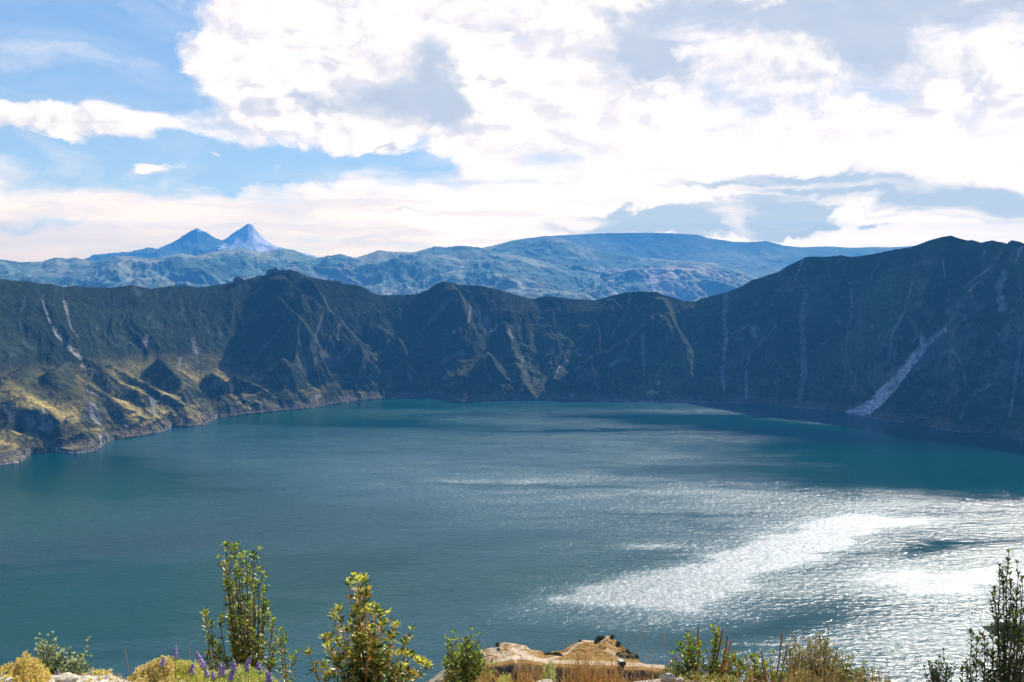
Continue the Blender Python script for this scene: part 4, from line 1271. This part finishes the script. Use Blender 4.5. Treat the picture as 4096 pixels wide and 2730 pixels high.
# lupins
LUP = [(702, 2607, 20, 44, 0.0, 'small purple lupin spike standing highest on the left of the lupins'), (655, 2648, 24, 34, -0.2, 'leftmost purple lupin, half sunk in the pinkish bush'),
       (784, 2640, 30, 62, 0.5, 'large pale tipped lupin spike leaning left in the middle of the bushes'), (771, 2676, 22, 38, -0.1, 'dark purple lupin below the large leaning lupin'),
       (822, 2692, 22, 26, 0.3, 'short lupin just right of the dark purple lupin'), (850, 2703, 18, 30, 0.1, 'short deep violet lupin low in the yellow green bush'),
       (876, 2676, 28, 46, 0.4, 'broad lupin leaning left at the foot of the tall shrub'), (900, 2684, 28, 42, -0.5, 'deep blue violet lupin leaning right under the tall shrub'),
       (935, 2663, 26, 42, 0.0, 'plump purple lupin in front of the reddish stems'), (930, 2700, 28, 40, -0.2, 'pale lilac lupin fading to pink near the bottom edge'),
       (988, 2664, 22, 36, 0.1, 'slim violet lupin beside the twin lupin right of the stems'), (1005, 2645, 24, 36, -0.6, 'lupin leaning right highest in the right hand bush'),
       (1033, 2664, 26, 36, 0.1, 'round headed lupin right of the leaning one'), (1060, 2702, 26, 46, 0.5, 'long lupin leaning left low on the right end of the bushes'),
       (1083, 2712, 26, 36, -0.4, 'lupin at the far right end of the flowering bushes'),
       (2670, 2652, 14, 16, 0.0, 'tiny purple lupin in the green bush behind the rounded rock'), (2708, 2632, 12, 24, 0.0, 'single dark lupin bud left of the orange brown stubs'), (231, 2690, 12, 16, 0.0, 'tiny lupin at the foot of the silvery shrub')]
for i, (px, py, wd, ht, lean_, lab) in enumerate(LUP):
    rnd = random.Random(900 + i)
    r = 7.05
    u = r / F
    top = P3(px, py - ht / 2, r)
    bot = P3(px + lean_ * ht, py + ht / 2, r)
    ft = foot(px + lean_ * ht * 1.3, r + 0.05)
    e = empty('lupin', ft, lab, 'flower', 'purple lupins along the ledge')
    st = MB()
    st.tube([Vector((0, 0, -0.02)), (bot - ft) * 0.7, bot - ft, top - ft], 1.5 * u, 0.6 * u, (0.14, 0.18, 0.06), 5)
    st.build('stem', M_DRY, e)
    sp_ = MB()
    ax = (top - bot)
    nfl = int(ht * 1.5)
    for k in range(nfl):
        f = (k + 0.5) / nfl
        th = k * 2.4
        rw = wd * 0.5 * u * (1.0 - 0.75 * f ** 1.6) * rnd.uniform(0.75, 1.1)
        o_ = Vector((math.cos(th), math.sin(th), 0))
        c = (0.34, 0.22, 0.75) if rnd.random() < 0.42 else ((0.58, 0.46, 0.88) if rnd.random() < 0.65 else (0.82, 0.76, 0.90))
        if f > 0.88:
            c = (0.42, 0.44, 0.34)
        p = bot - ft + ax * f
        sp_.blob(p + o_ * rw * 0.55 + Vector((0, 0, 1.5 * u)), 3.6 * u, 3.6 * u, 3.0 * u, jc(rnd, c, 0.25), k, 0.2)
        sp_.leaf(p, o_ + Vector((0, 0, 0.35)), Vector((0, 0, 1)), rw + 2 * u, 5 * u, jc(rnd, c, 0.25), 0.3, 0.2)
    sp_.build('flower_spike', M_PETAL, e)
    lf = MB()
    for k in range(3):
        q = (bot - ft) * rnd.uniform(0.75, 0.97)
        for j in range(7):
            t = j * 0.9
            lf.leaf(q, Vector((math.cos(t), math.sin(t), 0.3)), Vector((0, 0, 1)), 15 * u, 4 * u, jc(rnd, (0.16, 0.22, 0.10)), 0.3, 0.1)
    lf.build('leaves', M_LEAF, e)

# dry grass
rnd = random.Random(5)
dg = MB()
GENV = [(1900, 2700), (1940, 2640), (1960, 2660), (2030, 2690), (2070, 2625), (2100, 2615), (2140, 2640), (2180, 2640), (2230, 2640), (2270, 2620), (2330, 2585), (2345, 2600), (2380, 2640), (2420, 2625), (2465, 2600), (2500, 2640), (2560, 2670), (2620, 2690), (2700, 2715)]
for i in range(1100):
    px = rnd.uniform(1905, 2680) if rnd.random() < 0.45 else rnd.choice([2085, 2110, 2150, 2330, 2345, 2360, 2390, 2450, 2470, 2290, 1960]) + rnd.gauss(0, 26)
    e_ = float(np.interp(px, [g[0] for g in GENV], [g[1] for g in GENV]))
    py = e_ + (rnd.random() ** 0.75) * (2760 - e_)
    r = rnd.uniform(6.85, 7.35)
    u = r / F
    tip = P3(px, py, r)
    b = foot(px + rnd.gauss(0, 30), r)
    if b.z > tip.z - 15 * u:
        continue
    m_ = b.lerp(tip, 0.5) + Vector((rnd.gauss(0, 4) * u, rnd.gauss(0, 6) * u, 4 * u))
    cc = rnd.choice([(0.62, 0.40, 0.14), (0.70, 0.48, 0.20), (0.48, 0.28, 0.09), (0.40, 0.17, 0.06), (0.60, 0.46, 0.24)])
    dg.tube([b, b.lerp(m_, 0.6), m_, m_.lerp(tip, 0.6), tip], 1.5 * u, 0.5 * u, jc(rnd, cc), 3)
for i in range(500):
    px = rnd.choice([rnd.uniform(180, 520), rnd.uniform(-40, 200), rnd.uniform(2560, 2960), rnd.uniform(440, 560)])
    b = foot(px, rnd.uniform(6.7, 7.1))
    u = 7 / F
    tip = b + Vector((rnd.gauss(0, 9) * u, rnd.gauss(0, 9) * u, rnd.uniform(6, 26) * u))
    dg.tube([b, b.lerp(tip, 0.6) + Vector((rnd.gauss(0, 2) * u, 0, 0)), tip], 1.1 * u, 0.4 * u, jc(rnd, (0.60, 0.46, 0.24)), 3)
for i in range(420):
    px = rnd.uniform(2690, 3560)
    r = rnd.uniform(6.9, 7.6)
    u = r / F
    b = foot(px, r)
    tip = P3(px + rnd.gauss(0, 22), 2745 - 95 * rnd.random() ** 2 - (20 if px < 3200 else 0), r)
    if tip.z < b.z + 8 * u:
        continue
    b = Vector((b.x, b.y, max(b.z, tip.z - 160 * u)))
    m_ = b.lerp(tip, 0.5) + Vector((rnd.gauss(0, 5) * u, 0, 0))
    dg.tube([b, b.lerp(m_, 0.6), m_, m_.lerp(tip, 0.6), tip], 1.2 * u, 0.5 * u, jc(rnd, rnd.choice([(0.62, 0.42, 0.18), (0.50, 0.30, 0.12), (0.55, 0.45, 0.28)])), 3)
g = dg.build('dry_grass', M_DRY)
g['kind'] = 'stuff'
g['label'] = 'golden dry grass stalks along the edge of the ledge'
g['category'] = 'grass'
STK = [(502, 2606, 522, 34, 5, 'single tall grass stalk with a slim seed head against the water left of the lupins'), (765, 2570, 745, 22, 4, 'faint grass stalk with small seed head above the lupins'),
       (2568, 2517, 2520, 44, 7, 'tall leaning grass stalk with feathery brown seed head right of the headland'), (2655, 2540, 2680, 40, 5, 'thin grass stalk arching over the water left of the stubs'),
       (2606, 2604, 2650, 26, 6, 'arching grass stalk with drooping seed head by the low path'), (1935, 2572, 1965, 36, 4, 'bent straw stalk between the small shrub and the headland'), (2602, 2630, 2612, 34, 5, 'dark short seed head stalk right of the small shelter')]
for i, (px, py, bx, hl, hw, lab) in enumerate(STK):
    r = 7.1
    u = r / F
    rnd = random.Random(40 + i)
    tip = P3(px, py, r)
    b = foot(bx, r)
    e = empty('grass_stalk', b, lab, 'grass', 'tall seed headed grass stalks')
    m_ = b.lerp(tip, 0.55) + Vector(((bx - px) * 0.10 * u, 0, 0))
    pts = [b.lerp(m_, k / 4) * 1 for k in range(4)] + [m_.lerp(tip, k / 5) for k in range(6)]
    s1 = MB()
    s1.tube([p - b for p in pts], 1.2 * u, 0.6 * u, (0.50, 0.36, 0.18), 4)
    s1.build('stalk', M_DRY, e)
    s2 = MB()
    d = (tip - m_).normalized()
    for k in range(hl * 2):
        f = rnd.random()
        th = rnd.uniform(0, 6.28)
        p = tip - d * hl * u * f
        s2.leaf(p - b, d + Vector((math.cos(th), math.sin(th), 0)) * 0.35, d, 7 * u, 2.2 * u, jc(rnd, (0.50, 0.34, 0.20)), 0.2, 0.0)
    s2.build('seed_head', M_DRY, e)


# rocks
def rock(px, py_top, wd, ht, r, seed, label, flat=False):
    u = r / F
    c = P3(px, py_top + ht * 0.55, r)
    mb = MB()
    mb.blob((0, 0, 0), wd * 0.5 * u, wd * 0.42 * u, ht * 0.62 * u, (0.72, 0.65, 0.50), seed, 0.16, 4)
    o = mb.build('rock', M_ROCK, None, True)
    if flat:
        for v in o.data.vertices:
            v.co.z = min(v.co.z, ht * 0.35 * u)
    o.location = c
    o['label'] = label
    o['category'] = 'rock'


rock(2674, 2694, 56, 30, 7.0, 3, 'rounded cream rock resting on the soil ledge below the green bush')
rock(2716, 2713, 34, 14, 6.95, 5, 'small flat pale stone to the right of the rounded rock')
rock(2180, 2722, 70, 20, 6.9, 9, 'flat topped white rock among the dry grass at the bottom edge', True)
rock(20, 2712, 60, 34, 6.9, 13, 'greyish rock in the bottom left corner under the golden bush')
rock(262, 2702, 90, 20, 6.98, 17, 'chalky lump of the white soil below the silvery shrub')

# shelter by the path
cx_, cy_, cz_ = at(2487, 2655, 298.0)
e = empty('shelter', (cx_, cy_, cz_), 'small boxy shelter with pale roof beside the sandy path', 'shelter')
e.rotation_euler = (0, 0, 0.35)
u = 298 / F


def boxm(mb, x0, x1, y0, y1, z0, z1, col, slant=0.0):
    b = len(mb.v)
    for x in (x0, x1):
        for y in (y0, y1):
            for z in (z0, z1):
                mb.v.append(Vector((x, y, z + (slant * (x - x0) if z == z1 or slant else 0))))
                mb.c.append(col)
    mb.f += [(b, b + 1, b + 3, b + 2), (b + 4, b + 6, b + 7, b + 5), (b, b + 4, b + 5, b + 1), (b + 2, b + 3, b + 7, b + 6), (b, b + 2, b + 6, b + 4), (b + 1, b + 5, b + 7, b + 3)]


mb = MB()
boxm(mb, -1.0, 1.0, -0.8, 0.8, -0.5, 0.95, (0.10, 0.085, 0.06))
mb.build('wall', M_FLAT, e)
mb = MB()
boxm(mb, -1.15, 1.1, -1.0, 1.0, 0.955, 1.12, (0.55, 0.53, 0.46), -0.10)
mb.build('roof', M_FLAT, e)
mb = MB()
boxm(mb, 1.003, 1.06, -0.8, 0.8, -0.5, 0.70, (0.50, 0.44, 0.33))
mb.build('side_panel', M_FLAT, e)


# small bushes on the headland
def bush_mesh(seed, n=70):
    rnd = random.Random(seed)
    mb = MB()
    for k in range(n):
        th, ph = rnd.uniform(0, 6.28), rnd.uniform(-0.1, 1.5)
        p = Vector((math.cos(th) * math.cos(ph), math.sin(th) * math.cos(ph), math.sin(ph) * 0.9)) * rnd.uniform(0.5, 1.0)
        d = p.normalized() + Vector((rnd.uniform(-.6, .6), rnd.uniform(-.6, .6), rnd.uniform(-.3, .6)))
        mb.leaf(p, d, Vector((rnd.uniform(-1, 1), rnd.uniform(-1, 1), 1)), 0.55, 0.36, jc(rnd, rnd.choice([(0.022, 0.034, 0.012), (0.04, 0.055, 0.02), (0.10, 0.09, 0.03)]), 0.3), 0.3, 0.2)
    mb.blob((0, 0, 0.25), 0.75, 0.75, 0.65, (0.018, 0.026, 0.010), seed, 0.3)
    return mb


proto = [bush_mesh(s_).build('bush', M_LEAF) for s_ in (1, 2, 3)]


def head_z(px, r):
    x, y, _ = at(px, 2600, r)
    a = math.atan2(x, y)
    j = int(np.clip(np.searchsorted(az_h, a), 0, len(az_h) - 1))
    return x, y, float(np.interp(r, rad, Zh[:, j]))


rnd = random.Random(77)
used = set()
for i in range(98):
    if i < 34:
        px, r, lab, gp = rnd.uniform(2466, 2560), rnd.uniform(306, 324), 'dark round bush on the shaded right flank of the golden headland mound', 'dark bushes on the right flank of the headland'
    elif i < 46:
        px, r, lab, gp = rnd.uniform(2385, 2412), rnd.uniform(322, 327), 'dark low bush along the shaded top of the golden headland mound', 'bushes on top of the headland mound'
    elif i >= 58:
        px, r, lab, gp = rnd.uniform(1800, 2760), rnd.uniform(280, 294), 'dark scrub bush on the steep shaded bank below the sandy path', 'dark bushes on the bank below the sandy path'
    else:
        px, r, lab, gp = rnd.uniform(2180, 2250), rnd.uniform(306, 312), 'low dark bush in the saddle between the two headland mounds', 'bushes in the headland saddle'
    x, y, z = head_z(px, r)
    k = i % 3
    o = proto[k] if k not in used else proto[k].copy()
    if k in used:
        COL.objects.link(o)
    used.add(k)
    s_ = rnd.uniform(0.4, 0.85)
    o.location = (x, y, z - 0.1)
    o.scale = (s_, s_, s_ * rnd.uniform(0.7, 1.1))
    o.rotation_euler = (0, 0, rnd.uniform(0, 6))
    o['label'], o['group'], o['category'] = lab, gp, 'bush'
for (px, py, s_, lab) in [(1990, 2584, 0.75, 'dark notch bush on the top edge of the white sandy mound'), (2450, 2549, 0.8, 'bush standing up at the very summit of the golden mound'), (2320, 2564, 0.5, 'tiny bush on the left shoulder of the golden mound'), (1994, 2597, 0.5, 'small bush below the top of the white sandy mound')]:
    a, _ = az_el(px, py)
    j = int(np.clip(np.searchsorted(az_h, a), 0, len(az_h) - 1))
    PYc = proj(Xh[:, j], Yh[:, j], Zh[:, j])[1]
    ok = np.where((rad > 304) & (PYc <= py + 4))[0]
    r = rad[ok[0]] if len(ok) else 320
    x, y, z = head_z(px, r)
    o = proto[1].copy()
    COL.objects.link(o)
    o.location = (x, y, z)
    o.scale = (s_, s_, s_)
    o['label'], o['category'] = lab, 'bush'
    if 'group' in o:
        del o['group']

# trees on the rim
def tree(px, py, hpx, label, group, seed):
    rnd = random.Random(seed)
    a, _ = az_el(px, py)
    r = float(rim_range(np.array([a]))[0]) - 2
    z = float(np.interp(a, AZ, RZ)) - 1.5
    x, y = r * math.sin(a), r * math.cos(a)
    H = 1.15 * hpx * r / F + 1.5
    e = empty('rim_tree', (x, y, z), label, 'tree', group)
    t = MB()
    t.tube([(0, 0, -1), (0.1, 0, H * 0.4), (0, 0.1, H * 0.85)], 0.35, 0.1, (0.05, 0.04, 0.03), 5)
    t.build('trunk', M_BARK, e)
    c = MB()
    for k in range(260):
        f = rnd.uniform(0.12, 1.0)
        rw = H * 0.36 * math.sin(min(1, (1.05 - f) * 1.5) * 1.57) * math.sqrt(rnd.random())
        th = rnd.uniform(0, 6.28)
        p = Vector((math.cos(th) * rw, math.sin(th) * rw, f * H * 0.95))
        c.leaf(p, Vector((math.cos(th), math.sin(th), rnd.uniform(0, 1.4))), Vector((rnd.uniform(-1, 1), rnd.uniform(-1, 1), 1)), H * 0.17, H * 0.10, jc(rnd, (0.010, 0.018, 0.008), 0.4), 0.3, 0.1)
    c.build('crown', M_BARK, e)


TR = [(937, 1124, 10, 0), (945, 1122, 12, 0), (952, 1120, 15, 0), (962, 1119, 9, 0), (968, 1118, 7, 0), (1071, 1096, 12, 1), (1078, 1094, 15, 1), (1086, 1090, 9, 1), (1101, 1083, 13, 2), (1094, 1086, 9, 3), (1110, 1082, 6, 4)]
TL = [('dark bushy tree in the clump on the rim slope left of the peak', 'trees in the clump left of the rim peak'), ('dark tree in the tight group just below the left side of the rim peak', 'trees in the tight group by the rim peak'),
      ('tallest round crowned tree on the left shoulder of the rim peak', 'trees on the rim peak'), ('shorter tree leaning against the tallest round crowned tree', 'trees on the rim peak'), ('low scrubby tree right of the tallest round crowned tree on the peak', 'trees on the rim peak')]
for i, (px, py, hp, k) in enumerate(TR):
    tree(px, py, hp, TL[k][0], TL[k][1], 300 + i)

# houses on the far hillside
azb, Rb, Zb = HB


def hill_hit(px, py):
    a, e_ = az_el(px, py)
    j = int(np.clip(np.searchsorted(azb, a), 0, len(azb) - 1))
    ze = CAMZ + math.tan(e_) * Rb[:, j]
    ok = Zb[:, j] >= ze
    k = int(np.argmax(ok)) if ok.any() else 150
    return Rb[k, j] * math.sin(a), Rb[k, j] * math.cos(a), float(Zb[k, j])


e = empty('house', (0, 0, 0), 'x', 'house')
mb = MB()
boxm(mb, -10, 10, -5, 5, -8, 7, (0.80, 0.78, 0.74))
hw = mb.build('wall', M_FLAT, e)
mb = MB()
mb.v += [Vector(p) for p in [(-10.8, -6, 6.8), (10.8, -6, 6.8), (10.8, 6, 6.8), (-10.8, 6, 6.8), (-10.8, 0, 11), (10.8, 0, 11)]]
mb.c += [(0.75, 0.72, 0.70)] * 6
mb.f += [(0, 1, 5, 4), (2, 3, 4, 5), (0, 4, 3), (1, 2, 5), (0, 3, 2, 1)]
hr = mb.build('roof', M_FLAT, e)
HP = [(2224, 1127), (2289, 1127), (2370, 1083), (2406, 1067), (2399, 1086), (2481, 1081), (2474, 1099), (2536, 1084), (2599, 1104), (2616, 1084), (2643, 1089), (2725, 1082), (2138, 1144), (2316, 1180), (2774, 1156)]
for i, (px, py) in enumerate(HP):
    if i == 0:
        h = e
    else:
        h = e.copy()
        COL.objects.link(h)
        for ch in (hw, hr):
            c = ch.copy()
            COL.objects.link(c)
            c.parent = h
    h.location = hill_hit(px, py)
    h.rotation_euler = (0, 0, (i * 0.7) % 1.2 - 0.6)
    h['label'] = 'tiny white house standing on the pale farmed hillside beyond the rim'
    h['group'] = 'white houses scattered over the far hillside'
    h['category'] = 'house'

# ------------------------------------------------------------------ haze
def haze():
    me = bpy.data.meshes.new('haze')
    x0, x1, y0, y1, z0, z1 = -27000, 27000, -2000, 24500, -92, HAZE_TOP
    vs = [(x, y, z) for x in (x0, x1) for y in (y0, y1) for z in (z0, z1)]
    fs = [(0, 1, 3, 2), (4, 6, 7, 5), (0, 4, 5, 1), (2, 3, 7, 6), (0, 2, 6, 4), (1, 5, 7, 3)]
    me.from_pydata(vs, [], fs)
    o = bpy.data.objects.new('haze', me)
    COL.objects.link(o)
    o['kind'] = 'stuff'
    m = bpy.data.materials.new('haze_air')
    m.use_nodes = True
    N = NT(m.node_tree)
    N.n.clear()
    out = N.new('ShaderNodeOutputMaterial')
    pv = N.new('ShaderNodeVolumePrincipled')
    pv.inputs['Color'].default_value = (*HAZE_COL, 1)
    pv.inputs['Density'].default_value = HAZE_D
    pv.inputs['Anisotropy'].default_value = 0.1
    N.l.new(pv.outputs[0], out.inputs['Volume'])
    me.materials.append(m)


haze()
